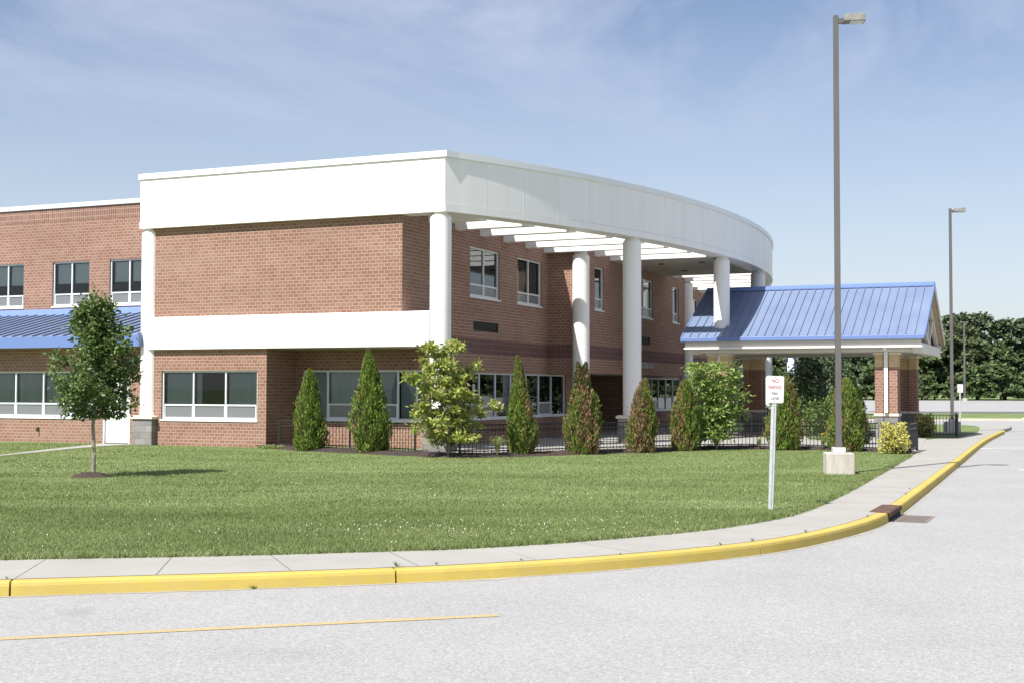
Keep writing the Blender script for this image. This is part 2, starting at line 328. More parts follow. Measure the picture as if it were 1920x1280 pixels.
# ------------------------------------------------------------------ setting
b = MB(); b.poly([(-2500,-2500), (2500,-2500), (2500,2500), (-2500,2500)], -.16); struct(b.build('ground', 'lawn'))
b = MB(); b.poly([(-80,-25), (420,-25), (420,232), (-80,224)], -.13); struct(b.build('road', 'asphalt'))
lawn_poly = [tuple(p) for p in LC]+[(14.75,46.2), (16.2,47.35), (19,53), (21.7,60.2), (22.6,63.3), (22.5,65.3), (21,66.4), (15,67), (0,68), (-60,62)]
b = MB(); b.prism(lawn_poly, -.15, 0.0); struct(b.build('lawn', 'lawn'))
# kerb, cast in lengths with open joints
b = MB(); seg = 12
prof = [(0.0, .0), (.125, .0), (.145, -.012), (.155, -.04), (.165, -.14)]
L0 = int(np.argmin(np.linalg.norm(KB-np.array([5.25,18.75]), axis=1))); L1 = int(np.argmin(np.linalg.norm(KB-np.array([5.75,19.85]), axis=1)))
joints = set(int(np.argmin(np.linalg.norm(KB-np.array(q), axis=1))) for q in [(-4.65,11.9), (-1.17,12.77), (2.72,14.97), (9.0,27.6), (13.5,38.5), (17.5,48), (-10.6,10.5), (-7.7,11.2), (-13.6,9.75)])
for i in range(len(KB)-1):
    if L0 <= i < L1: continue
    a, c = KB[i].copy(), KB[i+1].copy(); e0, e1 = [max(0, 1-(len(KB)-1-q)/3)*.06 for q in (i, i+1)]
    if i in joints: a = a+(c-a)*.07
    for (d0, z0), (d1, z1) in zip(prof[:-1], prof[1:]):
        b.quad([(*(a+KN[i]*d0), z0-e0), (*(a+KN[i]*d1), z1-e0), (*(c+KN[i+1]*d1), z1-e1), (*(c+KN[i+1]*d0), z0-e1)])
    for idx, P_ in ((i, a), (i+1, c)):
        if idx in joints or idx in (L0, L1) or idx == len(KB)-1:
            b.quad([(*(P_+KN[idx]*d), z) for d, z in prof]+[(*P_, -.14)])
kb = struct(b.build('kerb', 'kerb_yellow', smooth=True))
b = MB()
for i in range(len(KB)-1):
    if i < 60: continue
    w0, w1 = [.22+.10*mnoise.noise(Vector((q*.35, 0, 0)))+.05*mnoise.noise(Vector((q*1.7, 5, 0))) for q in (i, i+1)]
    b.quad([(*(KB[i]+KN[i]*.16), -.1275), (*(KB[i]+KN[i]*w0), -.1275), (*(KB[i+1]+KN[i+1]*w1), -.1275), (*(KB[i+1]+KN[i+1]*.16), -.1275)])
struct(b.build('gutter_dust', 'gutter_dust'))
# pavement slabs between lawn and kerb
b = MB(); LCr = resample(np.array(LC), .25)
full_left = [tuple(p) for p in LC]+[(14.75,46.2), (16.2,47.35), (19,53), (21.7,60.2), (22.6,63.3)]
lf = resample(np.array(full_left), .25)
rt = np.vstack([KB, [(23.2,60.5), (24.6,64.0)]]); rt = resample(rt, .25)
for i in range(len(KB)-3, len(rt)-1): b.quad([(*rt[i], -.14), (*rt[i+1], -.14), (*rt[i+1], .004), (*rt[i], .004)])
idx = 0; cuts = list(range(2, len(rt), 5))
rn = normals(rt); nearest = []
for i in range(len(rt)):
    dv = lf-rt[i]; dist = np.linalg.norm(dv, axis=1); al = np.abs(dv@np.array([-rn[i][1], rn[i][0]])); nearest.append(int(np.argmin(al+(dist > 7)*100)) if rt[i][1] < 36 else int(np.argmin(dist)))
for k in range(1, len(nearest)): nearest[k] = max(nearest[k], nearest[k-1])
for ci, i0 in enumerate(cuts[:-1]):
    i1 = cuts[ci+1]
    for i in range(i0, i1):
        t0 = .03 if i == i0 else 0
        a, c = rt[i]+(rt[i+1]-rt[i])*t0, rt[i+1]; d, e = lf[nearest[i]]+(lf[nearest[i+1]]-lf[nearest[i]])*t0, lf[nearest[i+1]]
        b.quad([(*a, .004), (*c, .004), (*e, .004), (*d, .004)])
struct(b.build('sidewalk', 'sidewalk'))
b = MB()
for i in range(len(KB)-2): b.quad([(*rt[i], -.004), (*rt[i+1], -.004), (*lf[nearest[i+1]], -.004), (*lf[nearest[i]], -.004)])
struct(b.build('sidewalk_bed', 'crack'))
# path to the door
b = MB(); b.poly([(-13.31,33.8), (-13.12,33.3), (-12.63,37.58), (-12.15,39.55), (-11.6,40.3), (-12.9,40.9), (-12.95,39.85), (-13.2,37.1)], .008); struct(b.build('path', 'sidewalk'))
b = MB(); b.poly([(-13.12,33.3), (-13.31,33.8), (-30,26.5), (-30,26)], .008); struct(b.build('path', 'sidewalk'))
# paving inside the fence and under the canopy
FENCE_A = [(-6.88,38.4), (-4.62,37.1), (-2.62,35.25)]
FENCE_B = [(-1.36,33.95), (-.10,34.7), (1.50,36.05), (3.70,37.5), (5.6,38.7), (7.85,39.1), (9.6,37.9), (10.92,35.75)]
pv = [FENCE_B[0]]+FENCE_B[1:]+[(11.35,36.3), (14.75,46.2), (14.6,50.0), W(12,24)[:2], W(-1.4,30)[:2], W(-4.4,21.9)[:2], W(-4.4,14.1)[:2], W(-1.4,14.1)[:2], W(-1.4,.9)[:2]]
b = MB(); b.poly(pv, .010); struct(b.build('plaza_paving', 'sidewalk'))
# far side of the drive: a strip of grass with a kerb round it
b = MB(); st = [(12,80.5), (31.2,79.6), (33.7,85.2), (60,85), (140,86), (140,98), (38.3,97.4), (31.4,98.6), (12,96)]; b.prism(st, -.14, -.02); struct(b.build('grass_strip', 'lawn'))
b = MB(); q = st[:5]
for i in range(4):
    a, c = np.array(q[i]), np.array(q[i+1]); d = (c-a)/np.linalg.norm(c-a); nn = np.array([d[1], -d[0]])*.55
    b.hexa([(*a, -.14), (*(a+nn), -.14), (*(c+nn), -.14), (*c, -.14), (*a, .0), (*(a+nn), .0), (*(c+nn), .0), (*c, .0)])
struct(b.build('far_kerb', 'kerb_concrete'))
b = MB(); b.poly([(30,104), (62,104), (62,112), (30,112)], -.124); struct(b.build('road_patch', M and 'pole'))
# road markings
def stripe(pts, w, mat, name):
    b = MB()
    for a, c in zip(pts[:-1], pts[1:]):
        a, c = np.array(a), np.array(c); d = (c-a)/np.linalg.norm(c-a); nn = np.array([d[1], -d[0]])*w/2
        b.quad([(*(a+nn), -.126), (*(c+nn), -.126), (*(c-nn), -.126), (*(a-nn), -.126)])
    return struct(b.build(name, mat))
stripe([(-14,6.95), (-9,8.35), (-3.82,9.79), (-.11,10.84)], .10, 'line_yellow', 'lane_marking')
stripe([(14.2,41.1), (15.6,42.0), (20,42.4)], .13, 'line_white', 'lane_marking')
stripe([(11.9,30.6), (16,30.7)], .14, 'line_white', 'lane_marking')
for k in range(7): stripe([(34+k*6,150), (36+k*6,168)], .15, 'line_white', 'parking_bay_line')

# mulch bed along the fence
def mulch_bed():
    F = catmull([(-7.5,38.3), (-7.0,37.7), (-5.9,36.3), (-4.3,35.0), (-2.8,33.75), (-1.34,32.85), (0,33.3), (1.7,34.4), (3.5,35.7), (4.6,36.7), (6.3,37.8), (8.5,37.75), (10.1,36.5), (10.95,35.35)], .2)
    K = catmull([(-7.5,39.2), (-6.6,38.8), (-4.4,37.4), (-2.5,35.6), (-1.7,35.1), (-1.0,34.35), (0,34.9), (1.6,36.2), (3.8,37.7), (5.7,38.95), (7.9,39.3), (9.7,38.1), (10.9,35.9), (11.0,35.5)], .2)
    n = 110; m = 12; s = np.linspace(0, 1, n)
    def rs(P):
        L = np.r_[0, np.cumsum(np.linalg.norm(np.diff(P, axis=0), axis=1))]; return np.c_[np.interp(s*L[-1], L, P[:, 0]), np.interp(s*L[-1], L, P[:, 1])]
    F, K = rs(F), rs(K); b = MB(); V = []
    for i in range(n):
        for j in range(m):
            t = j/(m-1); p = F[i]*(1-t)+K[i]*t; h = .085*min(1, math.sin(math.pi*min(t*1.25, .5)))*(1 if t < .6 else (1-t)/.4*.75+.25)
            h += .025*mnoise.noise(Vector((p[0]*3, p[1]*3, 0)))*(1 if 0 < j < m-1 else 0); jx = .06*mnoise.noise(Vector((p[0]*5, p[1]*5, 9))) if j == 0 else 0
            V.append((p[0]+jx, p[1]+jx, max(.012, h) if j else -.01))
    b.v = V
    for i in range(n-1):
        for j in range(m-1): a = i*m+j; b.f.append((a, a+m, a+m+1, a+1)); b.m.append(0)
    struct(b.build('mulch_bed', 'mulch', smooth=True))
    # loose chips
    N = 5000; i = rng.integers(0, n-1, N); t = rng.random(N); P = F[i]*(1-t[:, None])+K[i]*t[:, None]; P += rng.normal(size=P.shape)*.04
    z = .02+.075*np.sin(np.pi*np.clip(t*1.25, 0, .5)); P3 = np.c_[P, z+.01]
    o = leaves_mesh('mulch_chips', P3, unit(N)*[1,1,.25], unit(N)+[0,0,1.5], rng.uniform(.03,.07,N), .02, ['mulch'])
    o['kind'] = 'stuff'
mulch_bed()

# ------------------------------------------------------------------ grass blades
def inside(P, poly):
    poly = np.array(poly); x, y = P[:, 0], P[:, 1]; c = np.zeros(len(P), bool); j = len(poly)-1
    for i in range(len(poly)):
        xi, yi = poly[i]; xj, yj = poly[j]
        with np.errstate(divide='ignore', invalid='ignore'):
            c ^= ((yi > y) != (yj > y)) & (x < (xj-xi)*(y-yi)/(yj-yi)+xi)
        j = i
    return c
def pn(x, y, s, seed):      # cheap smooth value noise
    x = x*s+seed*13.7; y = y*s-seed*7.1; return (np.sin(x*1.7+np.sin(y*1.3)*1.9)+np.sin(y*2.1+np.sin(x*.9)*2.3)+np.sin((x+y)*1.1))/3
bedfront = [(-7.5,38.3), (-7.0,37.7), (-5.9,36.3), (-4.3,35.0), (-2.8,33.75), (-1.34,32.85), (0,33.3), (1.7,34.4), (3.5,35.7), (4.6,36.7), (6.3,37.8), (8.5,37.75), (10.1,36.5), (11.15,35.3), (11.3,36.2)]
green_poly = [(-26,5)]+[tuple(p) for p in LC if p[0] > -26]+bedfront[::-1]+[W(-5.95,.1)[:2], W(-10.7,-.1)[:2], W(-11,.35)[:2], W(-22,.35)[:2], (-26,40)]
def blades(n, ylo, yhi, h, w, cap):
    P = np.c_[rng.uniform(-26, 12, n*4), rng.uniform(ylo, yhi, n*4)]
    vis = (np.abs(P[:, 0]) < P[:, 1]*.43+1) & inside(P, green_poly)
    vis &= ~inside(P, [(-13.31,33.8), (-13.12,33.3), (-12.63,37.58), (-12.15,39.55), (-11.6,40.3), (-12.9,40.9), (-12.95,39.85), (-13.2,37.1)])
    vis &= ~(((P[:, 0]+8.30)/.43)**2+((P[:, 1]-25.66)/.41)**2 < 1)
    P = P[vis][:cap]; n = len(P); k = 1+.35*pn(P[:, 0], P[:, 1], .9, 1); hh = h*rng.uniform(.6, 1.2, n)*k
    a = rng.uniform(0, 2*np.pi, n); t = rng.normal(size=(n, 2))*.4*h; ww = w*rng.uniform(.7, 1.3, n)
    V = np.zeros((n, 3, 3)); V[:, 0, :2] = P+np.c_[np.cos(a), np.sin(a)]*ww[:, None]/2; V[:, 1, :2] = P-np.c_[np.cos(a), np.sin(a)]*ww[:, None]/2
    V[:, 2, :2] = P+t; V[:, 2, 2] = hh; V[:, :2, 2] = -.004
    return V.reshape(-1, 3)
Vb = np.vstack([blades(200000, 12.0, 19, .036, .011, 150000), blades(170000, 19, 27, .030, .016, 110000), blades(110000, 27, 41, .026, .022, 80000)])
o = raw_mesh('grass', Vb, np.arange(len(Vb)).reshape(-1, 3), ['blade']); o['kind'] = 'stuff'
# ragged fringe over the pavement edge
N = 26000; i = rng.integers(0, len(LC)-2, N); P = LC[i]+(LC[i+1]-LC[i])*rng.random((N, 1)); P = P+np.array([.55,-.8])*rng.uniform(-.12, .035, (N, 1)); P = P[(P[:, 1] < 34) & (P[:, 0] > -12)]
n = len(P); V = np.zeros((n, 3, 3)); a = rng.uniform(0, 6.28, n); V[:, 0, :2] = P+np.c_[np.cos(a), np.sin(a)]*.008; V[:, 1, :2] = P-np.c_[np.cos(a), np.sin(a)]*.008; V[:, 2, :2] = P+rng.normal(size=(n, 2))*.035; V[:, 2, 2] = rng.uniform(.03, .085, n); V = V.reshape(-1, 3)
o = raw_mesh('grass_fringe', V, np.arange(len(V)).reshape(-1, 3), ['blade']); o['kind'] = 'stuff'
# clover heads
C = []
for cx, cy, s, k in [(-.5,16.0,1.0,90), (1.2,16.6,1.1,80), (-2.2,16,1.5,60), (-4,15,1.6,40), (3.6,19.5,.9,25), (-1,20,3,40), (-6,23,4,30), (5.5,24,2.5,40), (6.8,29,2,20), (4,33,2,12), (0,27,4,30), (-11,29,2,10)]:
    C.append(np.c_[rng.normal(cx, s, k), rng.normal(cy, s*.6, k)])
C = np.vstack(C); C = C[inside(C, green_poly)]; C = C[rng.random(len(C)) < .6]; n = len(C); s = rng.uniform(.006, .011, n)*(1+np.clip(C[:, 1]-18, 0, 20)/28)
V = np.zeros((n, 4, 3)); off = np.array([(1,0,0), (-.5,.87,0), (-.5,-.87,0), (0,0,1.3)])
V = np.c_[C, np.full(n, .05)][:, None, :]+off[None]*s[:, None, None]; F = (np.arange(n)[:, None, None]*4+np.array([(0,1,3), (1,2,3), (2,0,3)])[None]).reshape(-1, 3)
o = raw_mesh('clover_heads', V.reshape(-1, 3), F, ['clover']); o['kind'] = 'stuff'

# ================================================================== THE SCHOOL
bld = empty('school_building', W(0,0), -TH, label='two storey brick school with a white curved fascia on tall round columns', cat='building')
ZT, ZB = 8.352, 6.654; RR, CU, CV = 40.07, -35.73, 18.15; UE = -10.53; ZR = 7.6
def ring(v, r=RR): return CU+math.sqrt(r*r-(v-CV)**2)
def PL(plane, c):
    return (lambda a, d, z: (a, c+d, z)) if plane == 'A' else (lambda a, d, z: (c-d, a, z))
def wall(plane, c, a0, a1, z0, z1, holes=(), depth=.12, name='wall', mat='brick', parent=bld):
    f = PL(plane, c); b = MB(); A = sorted({a0, a1, *[h[0] for h in holes], *[h[1] for h in holes]}); Z = sorted({z0, z1, *[h[2] for h in holes], *[h[3] for h in holes]})
    for i in range(len(A)-1):
        for j in range(len(Z)-1):
            am, zm = (A[i]+A[i+1])/2, (Z[j]+Z[j+1])/2
            if any(h[0] < am < h[1] and h[2] < zm < h[3] for h in holes): continue
            b.quad([f(A[i], 0, Z[j]), f(A[i+1], 0, Z[j]), f(A[i+1], 0, Z[j+1]), f(A[i], 0, Z[j+1])])
    for h in holes:
        x0, x1, y0, y1 = h[:4]
        for p, q in (((x0,y0), (x0,y1)), ((x0,y1), (x1,y1)), ((x1,y1), (x1,y0)), ((x1,y0), (x0,y0))):
            b.quad([f(p[0], 0, p[1]), f(q[0], 0, q[1]), f(q[0], depth, q[1]), f(p[0], depth, p[1])])
    return b.build(name, mat, parent)
def window(plane, c, a0, a1, z0, z1, mull=(), rail=None, rail_in=None, blind='full', mat='glass', parent=bld, fw=.05, label=None, sill=True):
    """frame, glass, blinds; rail_in lists the bays that carry the low vent sash"""
    f = PL(plane, c)
    def bx(b, x0, x1, d0, d1, y0, y1, mi=0):
        b.hexa([f(x0,d0,y0), f(x1,d0,y0), f(x1,d1,y0), f(x0,d1,y0), f(x0,d0,y1), f(x1,d0,y1), f(x1,d1,y1), f(x0,d1,y1)], mi)
    root = MB(); d0, d1 = .055, .118
    bx(root, a0, a0+fw, d0, d1, z0, z1); bx(root, a1-fw, a1, d0, d1, z0, z1); bx(root, a0+fw, a1-fw, d0, d1, z1-fw, z1); bx(root, a0+fw, a1-fw, d0, d1, z0, z0+fw)
    xs = [a0+fw]+list(mull)+[a1-fw]
    for m_ in mull: bx(root, m_-fw*.5, m_+fw*.5, d0+.004, d1, z0+fw, z1-fw)
    bays = list(zip(xs[:-1], xs[1:])); rail_in = range(len(bays)) if rail_in is None else rail_in
    w = root.build('window', 'frame', parent)
    if label: w['label'] = label
    if rail:
        for k in rail_in:
            if k >= len(bays): continue
            x0, x1 = bays[k]; x0 += .026; x1 -= .026
            r = MB(); bx(r, x0, x1, d0+.008, d1-.004, rail-.025, rail+.025); 
            for p in ((x0, x0+.03, z0+fw, rail-.025), (x1-.03, x1, z0+fw, rail-.025), (x0+.03, x1-.03, z0+fw, z0+fw+.03)): bx(r, p[0], p[1], d0+.012, d1-.004, p[2], p[3])
            r.build('vent_sash', 'frame', w)
            vp = MB(); vp.quad([f(x0+.03, .088, z0+fw+.03), f(x1-.03, .088, z0+fw+.03), f(x1-.03, .088, rail-.025), f(x0+.03, .088, rail-.025)]); vp.build('vent_pane', 'vent_pane', w)
    g = MB(); g.quad([f(a0+.02, .10, z0+.02), f(a1-.02, .10, z0+.02), f(a1-.02, .10, z1-.02), f(a0+.02, .10, z1-.02)]); g.build('pane', mat, w)
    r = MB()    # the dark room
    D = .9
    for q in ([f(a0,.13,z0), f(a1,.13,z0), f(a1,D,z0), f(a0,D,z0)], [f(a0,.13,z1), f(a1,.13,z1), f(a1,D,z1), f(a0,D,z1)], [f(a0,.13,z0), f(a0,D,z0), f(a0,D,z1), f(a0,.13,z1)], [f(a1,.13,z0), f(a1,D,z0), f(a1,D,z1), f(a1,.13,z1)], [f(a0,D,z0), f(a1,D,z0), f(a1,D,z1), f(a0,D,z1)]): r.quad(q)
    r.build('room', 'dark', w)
    if blind:
        for k, (x0, x1) in enumerate(bays):
            bb = MB()
            if blind == 'full':
                n = max(4, int((x1-x0)/.09)); 
                if k == 1 and plane == 'A' and a1-a0 < 4: x1b = x0+.22
                else: x1b = x1-.03
                n = max(2, int((x1b-x0-.05)/.09))
                for j in range(n):
                    p0 = x0+.05+(x1b-x0-.05)*j/n; p1 = x0+.05+(x1b-x0-.05)*(j+1)/n
                    bb.quad([f(p0,.17,z0+.06), f(p1,.20,z0+.06), f(p1,.20,z1-.08), f(p0,.17,z1-.08)])
                bb.build('blind', 'blind', w)
            elif blind == 'shade':
                zz = z0+(z1-z0)*.5+.02; bb.quad([f(x0+.07,.16,zz), f(x1-.02,.16,zz), f(x1-.02,.16,z1-.08), f(x0+.07,.16,z1-.08)]); bb.build('shade', 'shade', w)
    if sill:
        s = MB(); bx(s, a0-.03, a1+.03, -.03, .055, z0-.045, z0+.004); s.build('sill', 'sill', w, bevel=.004)
    return w
def band(plane, c, a0, a1, z0, z1, mat, name='brick_band'):
    f = PL(plane, c); b = MB(); b.quad([f(a0,-.006,z0), f(a1,-.006,z0), f(a1,-.006,z1), f(a0,-.006,z1)]); b.build(name, mat, bld)

# west wing: ground floor forward under a lean-to roof, upper floor set back
WV = .4; WU = 3.86; AV = .17
up = [(-20.5, -18.93), (-17.58, -15.91), (-15.01, -13.34), (-23.6, -22.0)]
gl = (-18.3, -12.55)
wall('A', WV, -34, -10.35, 0, 3.1, [(gl[0], gl[1], .80, 2.28), (-12.22, -11.17, 0, 2.17)])
wall('A', WU, -34, -10.35, 4.2, 8.15, [(a, c, 4.63, 6.22) for a, c in up])
wall('B', -10.35, AV, WU, 0, 8.0)
for a, c in up: window('A', WU, a, c, 4.63, 6.22, [(a+c)/2], 5.06, blind='shade')
window('A', WV, gl[0], gl[1], .80, 2.28, [-17.08, -15.90, -14.73, -13.56], 1.24)
band('A', WU, -34, -10.36, 7.68, 8.14, 'brick_soldier')
b = MB(); b.box(-34, -10.36, WU-.06, WU+.3, 8.15, 8.31); b.build('coping', 'grey_coping', bld, bevel=.01)
# door
f = PL('A', WV); b = MB()
def dbox(b, x0, x1, d0, d1, y0, y1): b.hexa([f(x0,d0,y0), f(x1,d0,y0), f(x1,d1,y0), f(x0,d1,y0), f(x0,d0,y1), f(x1,d0,y1), f(x1,d1,y1), f(x0,d1,y1)])
dbox(b, -12.22, -12.17, .0, .1, 0, 2.17); dbox(b, -11.22, -11.17, .0, .1, 0, 2.17); dbox(b, -12.17, -11.22, .0, .1, 2.12, 2.17)
df = b.build('door_frame', 'sill', bld)
b = MB(); dbox(b, -12.165, -11.225, .05, .09, .02, 2.115); dr = b.build('door', 'door', bld)
b = MB(); dbox(b, -11.52, -11.34, .044, .05, 1.05, 1.90); dbox(b, -11.50, -11.36, .04, .044, 1.07, 1.88); b.build('door_light', 'dark', dr)
b = MB(); b.lathe([(.0, .98), (.03, .98), (.03, 1.04), (0, 1.04)], 12, (-11.98, WV+.0)); dbox(b, -12.0, -11.92, -.02, .05, .99, 1.02); b.build('handle', 'galv', dr)
# wall lamp by the door, hose tap
b = MB(); dbox(b, -11.12, -10.93, -.10, 0, 2.42, 2.70); wlp = b.build('wall_light', 'dark_frame', bld, bevel=.01)
b = MB(); dbox(b, -11.10, -10.95, -.108, -.10, 2.58, 2.68); dbox(b, -11.10, -10.95, -.108, -.10, 2.45, 2.55); b.build('lens', 'grey_coping', wlp)
b = MB(); dbox(b, -14.90, -14.82, -.03, 0, .36, .48); b.tube([(-14.86, WV-.02, .42), (-14.86, WV-.10, .42), (-14.86, WV-.12, .34)], .022, 8); b.build('hose_tap', 'louver', bld)
# blue shed awning over the wing
AW0, AW1 = -34, -10.42; V0, V1 = -.12, WU; Z0, Z1 = 3.36, 4.36
b = MB(); b.hexa([(AW0,V0,Z0-.03), (AW1,V0,Z0-.03), (AW1,V1,Z0-.03), (AW0,V1,Z0-.03), (AW0,V0,Z0), (AW1,V0,Z0), (AW1,V1,Z1), (AW0,V1,Z1)])
aw = b.build('awning', 'blue', bld)
b = MB(); sp = .225; lean = 0.0
def onslope(u, t): return (u, V0+(V1-V0)*t, Z0+(Z1-Z0)*t)
sp = .42; k = 0; u = AW0-lean
while u < AW1:
    t0, t1 = 0.0, 1.0
    if u < AW0: t0 = 1.0
    if t1 > t0:
        a, c = Vector(onslope(u+lean*t0, t0)), Vector(onslope(u+lean*t1, t1)); nrm = Vector((0, -(Z1-Z0), (V1-V0))).normalized()
        b.bar(a+nrm*.02, c+nrm*.02, .03, .06, up=nrm)
    u += sp
b.build('standing_seams', 'blue', aw)
b = MB(); b.box(AW0, AW1+.02, V0-.05, V0-.01, 3.02, 3.36); b.box(AW1, AW1+.02, V0-.01, WV, 3.02, 3.36); b.build('eave_fascia', 'blue_trim', aw)
b = MB(); b.hexa([(AW0,V1-.30,4.30), (AW1,V1-.30,4.30), (AW1,V1,4.30), (AW0,V1,4.30), (AW0,V1-.03,4.54), (AW1,V1-.03,4.54), (AW1,V1,4.54), (AW0,V1,4.54)]); b.build('flashing', 'blue_trim', aw)
b = MB(); b.box(AW0, AW1-.02, V0, WV-.002, 3.03, 3.05); b.build('soffit', 'soffit', aw)

for (u, vv, z0, z1) in ((-5.93, AV, 3.92, 6.65), (-16.9+.0, WU, 6.3, 7.67)):
    b = MB(); b.box(u-.006, u+.006, vv-.004, vv, z0, z1); b.build('control_joint', 'sealant', bld)
# main front: lower wall, recess, upper block
AV = .17
wall('A', AV, -10.35, -5.95, 0, 2.923, [(-9.78, -6.27, .79, 2.28)])
window('A', AV, -9.78, -6.27, .79, 2.28, [-8.62, -7.44], 1.24)
wall('B', -5.95, AV, 1.75, 0, 2.923)
rec = (-5.70, -1.46)
wall('A', 1.75, -5.95, -1.43, 0, 2.923, [(rec[0], rec[1], .80, 2.30)])
window('A', 1.75, rec[0], rec[1], .80, 2.30, [-4.84, -3.63, -2.43, -1.80], 1.27, rail_in=[1, 2], fw=.06)
wall('A', AV, -10.35, -1.43, 2.923, 6.68)
b = MB(); b.quad([(-5.95,.4,2.921), (-1.43,.4,2.921), (-1.43,1.76,2.921), (-5.95,1.76,2.921)]); b.build('recess_soffit', 'soffit', bld)
b = MB(); b.box(-10.28, -.50, .03, .50, 2.923, 3.86); b.hexa([(-10.28,.03,3.86), (-.50,.03,3.86), (-.50,.50,3.86), (-10.28,.50,3.86), (-10.22,.10,3.91), (-.50,.10,3.91), (-.50,.50,3.91), (-10.22,.50,3.91)])
bm = b.build('white_beam', 'white_metal', bld, bevel=.006)
for u in (-6.05, -1.64): b = MB(); b.box(u-.006, u+.006, .027, .0305, 2.93, 3.86); b.build('panel_joint', 'joint_pale', bm)
# east front (turns away): B1, return, overhanging B2, B3
ub, uc = -1.43, -.16; VB1, VB2 = 11.3, 25.07; ZO = 2.32; ZP = 8.05
gw1 = (4.26, 13.09)
wall('B', ub, AV, 1.75, 2.923, ZP)
wall('B', ub, 1.75, VB1, 2.4, ZP, [(4.67, 6.97, 4.65, 6.23), (8.46, 10.67, 4.65, 6.23), (4.92, 6.86, 3.575, 3.88)])
wall('B', ub, 1.75, 14.03, 0, 2.4, [(gw1[0], gw1[1], .79, 2.265)])
window('B', ub, 4.67, 6.97, 4.65, 6.23, [5.84], 5.04, mat='glass_shiny', blind=None, label='upper window nearest the corner column, mirroring the white fascia')
window('B', ub, 8.46, 10.67, 4.65, 6.23, [9.58], 5.04, mat='glass', blind='full')
window('B', ub, gw1[0], gw1[1], .79, 2.265, [5.53, 6.79, 8.07, 9.39, 10.56, 11.76], 1.26, rail_in=[0, 5], blind=None, mat='glass_shiny')
def louver(u, v0, v1, z0, z1):
    b = MB(); b.box(u-.10, u-.06, v0, v1, z0, z1)
    n = int((z1-z0)/.055)
    for k in range(n):
        z = z0+.01+k*(z1-z0-.02)/n; b.hexa([(u-.05,v0+.03,z+.035), (u-.05,v1-.03,z+.035), (u-.04,v1-.03,z+.035), (u-.04,v0+.03,z+.035), (u-.02,v0+.03,z), (u-.02,v1-.03,z), (u-.008,v1-.03,z+.006), (u-.008,v0+.03,z+.006)])
    b.box(u-.06, u+.004, v0, v0+.025, z0, z1); b.box(u-.06, u+.004, v1-.025, v1, z0, z1)
    b.build('louver', 'louver', bld)
louver(ub, 4.92, 6.86, 3.575, 3.88)
band('B', ub, 1.76, VB1-.01, 2.865, 3.31, 'brick_purple')
wall('A', VB1, ub, uc, ZO, ZP)
b = MB(); b.quad([(ub,VB1-.006,2.865), (uc,VB1-.006,2.865), (uc,VB1-.006,3.31), (ub,VB1-.006,3.31)]); b.build('brick_band', 'brick_purple', bld)
wall('B', uc, VB1, VB2, ZO, ZP, [(12.72, 13.73, 4.65, 6.23), (17.70, 19.93, 4.65, 6.23), (22.83, 23.81, 4.65, 6.23), (17.86, 19.5, 3.55, 3.88)])
for a, c in ((12.72, 13.73), (22.83, 23.81)): window('B', uc, a, c, 4.65, 6.23, [], 5.06, mat='glass_shiny', blind=None)
window('B', uc, 17.70, 19.93, 4.65, 6.23, [18.8], 5.06, mat='glass_shiny', blind=None)
louver(uc, 17.86, 19.5, 3.55, 3.88)
band('B', uc, VB1+.005, VB2-.005, 2.865, 3.31, 'brick_purple')
b = MB(); b.quad([(ub-.05,VB1,ZO), (uc,VB1,ZO), (uc,VB2,ZO), (ub-.05,VB2,ZO)]); b.build('overhang_soffit', 'soffit', bld)
wall('A', VB2, ub, uc, ZO, ZP)
gw2 = (22.7, 31.85)
wall('B', ub, 21.95, 36.0, 0, ZO, [(gw2[0], gw2[1], .79, 2.25)])
window('B', ub, gw2[0], gw2[1], .79, 2.25, [24.09, 25.07, 26.28, 27.42, 28.57, 29.7, 30.76], 1.22, rail_in=[1, 4], blind=None, mat='glass_shiny')
wall('B', ub, VB2, 36.0, ZO, ZP, [(26.5, 27.6, 4.65, 6.23), (29.6, 31.8, 4.65, 6.23)])
for a, c in ((26.5, 27.6), (29.6, 31.8)): window('B', ub, a, c, 4.65, 6.23, [(a+c)/2] if c-a > 1.5 else [], 5.06, mat='glass_shiny', blind=None)
band('B', ub, VB2+.005, 36.0, 2.865, 3.31, 'brick_purple')
# dark entrance recess with glass doors
wall('A', 14.03, -4.4, ub, 0, 2.40); wall('A', 21.95, -4.4, ub, 0, 2.40)
wall('B', -4.4, 14.03, 21.95, 0, 2.4, [(15.2, 20.8, 0.02, 2.12)])
window('B', -4.4, 15.2, 20.8, .02, 2.12, [16.6, 18.0, 19.4], None, blind=None, mat='glass', sill=False)
b = MB(); b.quad([(-4.4,14.03,2.319), (ub-.051,14.03,2.319), (ub-.051,21.95,2.319), (-4.4,21.95,2.319)]); b.build('entrance_ceiling', 'soffit', bld)
# letters on the wall
fc = bpy.data.curves.new('lettering', 'FONT'); fc.body = 'ADMINISTRATION'; fc.size = .34; fc.extrude = .015; fc.align_x = 'RIGHT'
lt = bpy.data.objects.new('lettering', fc); COL.objects.link(lt); lt.parent = bld; lt.location = (uc+.02, 20.0, 2.60); lt.rotation_euler = (R(90), 0, R(90)); lt.scale = (.98, 1, 1); fc.materials.append(M['galv'])
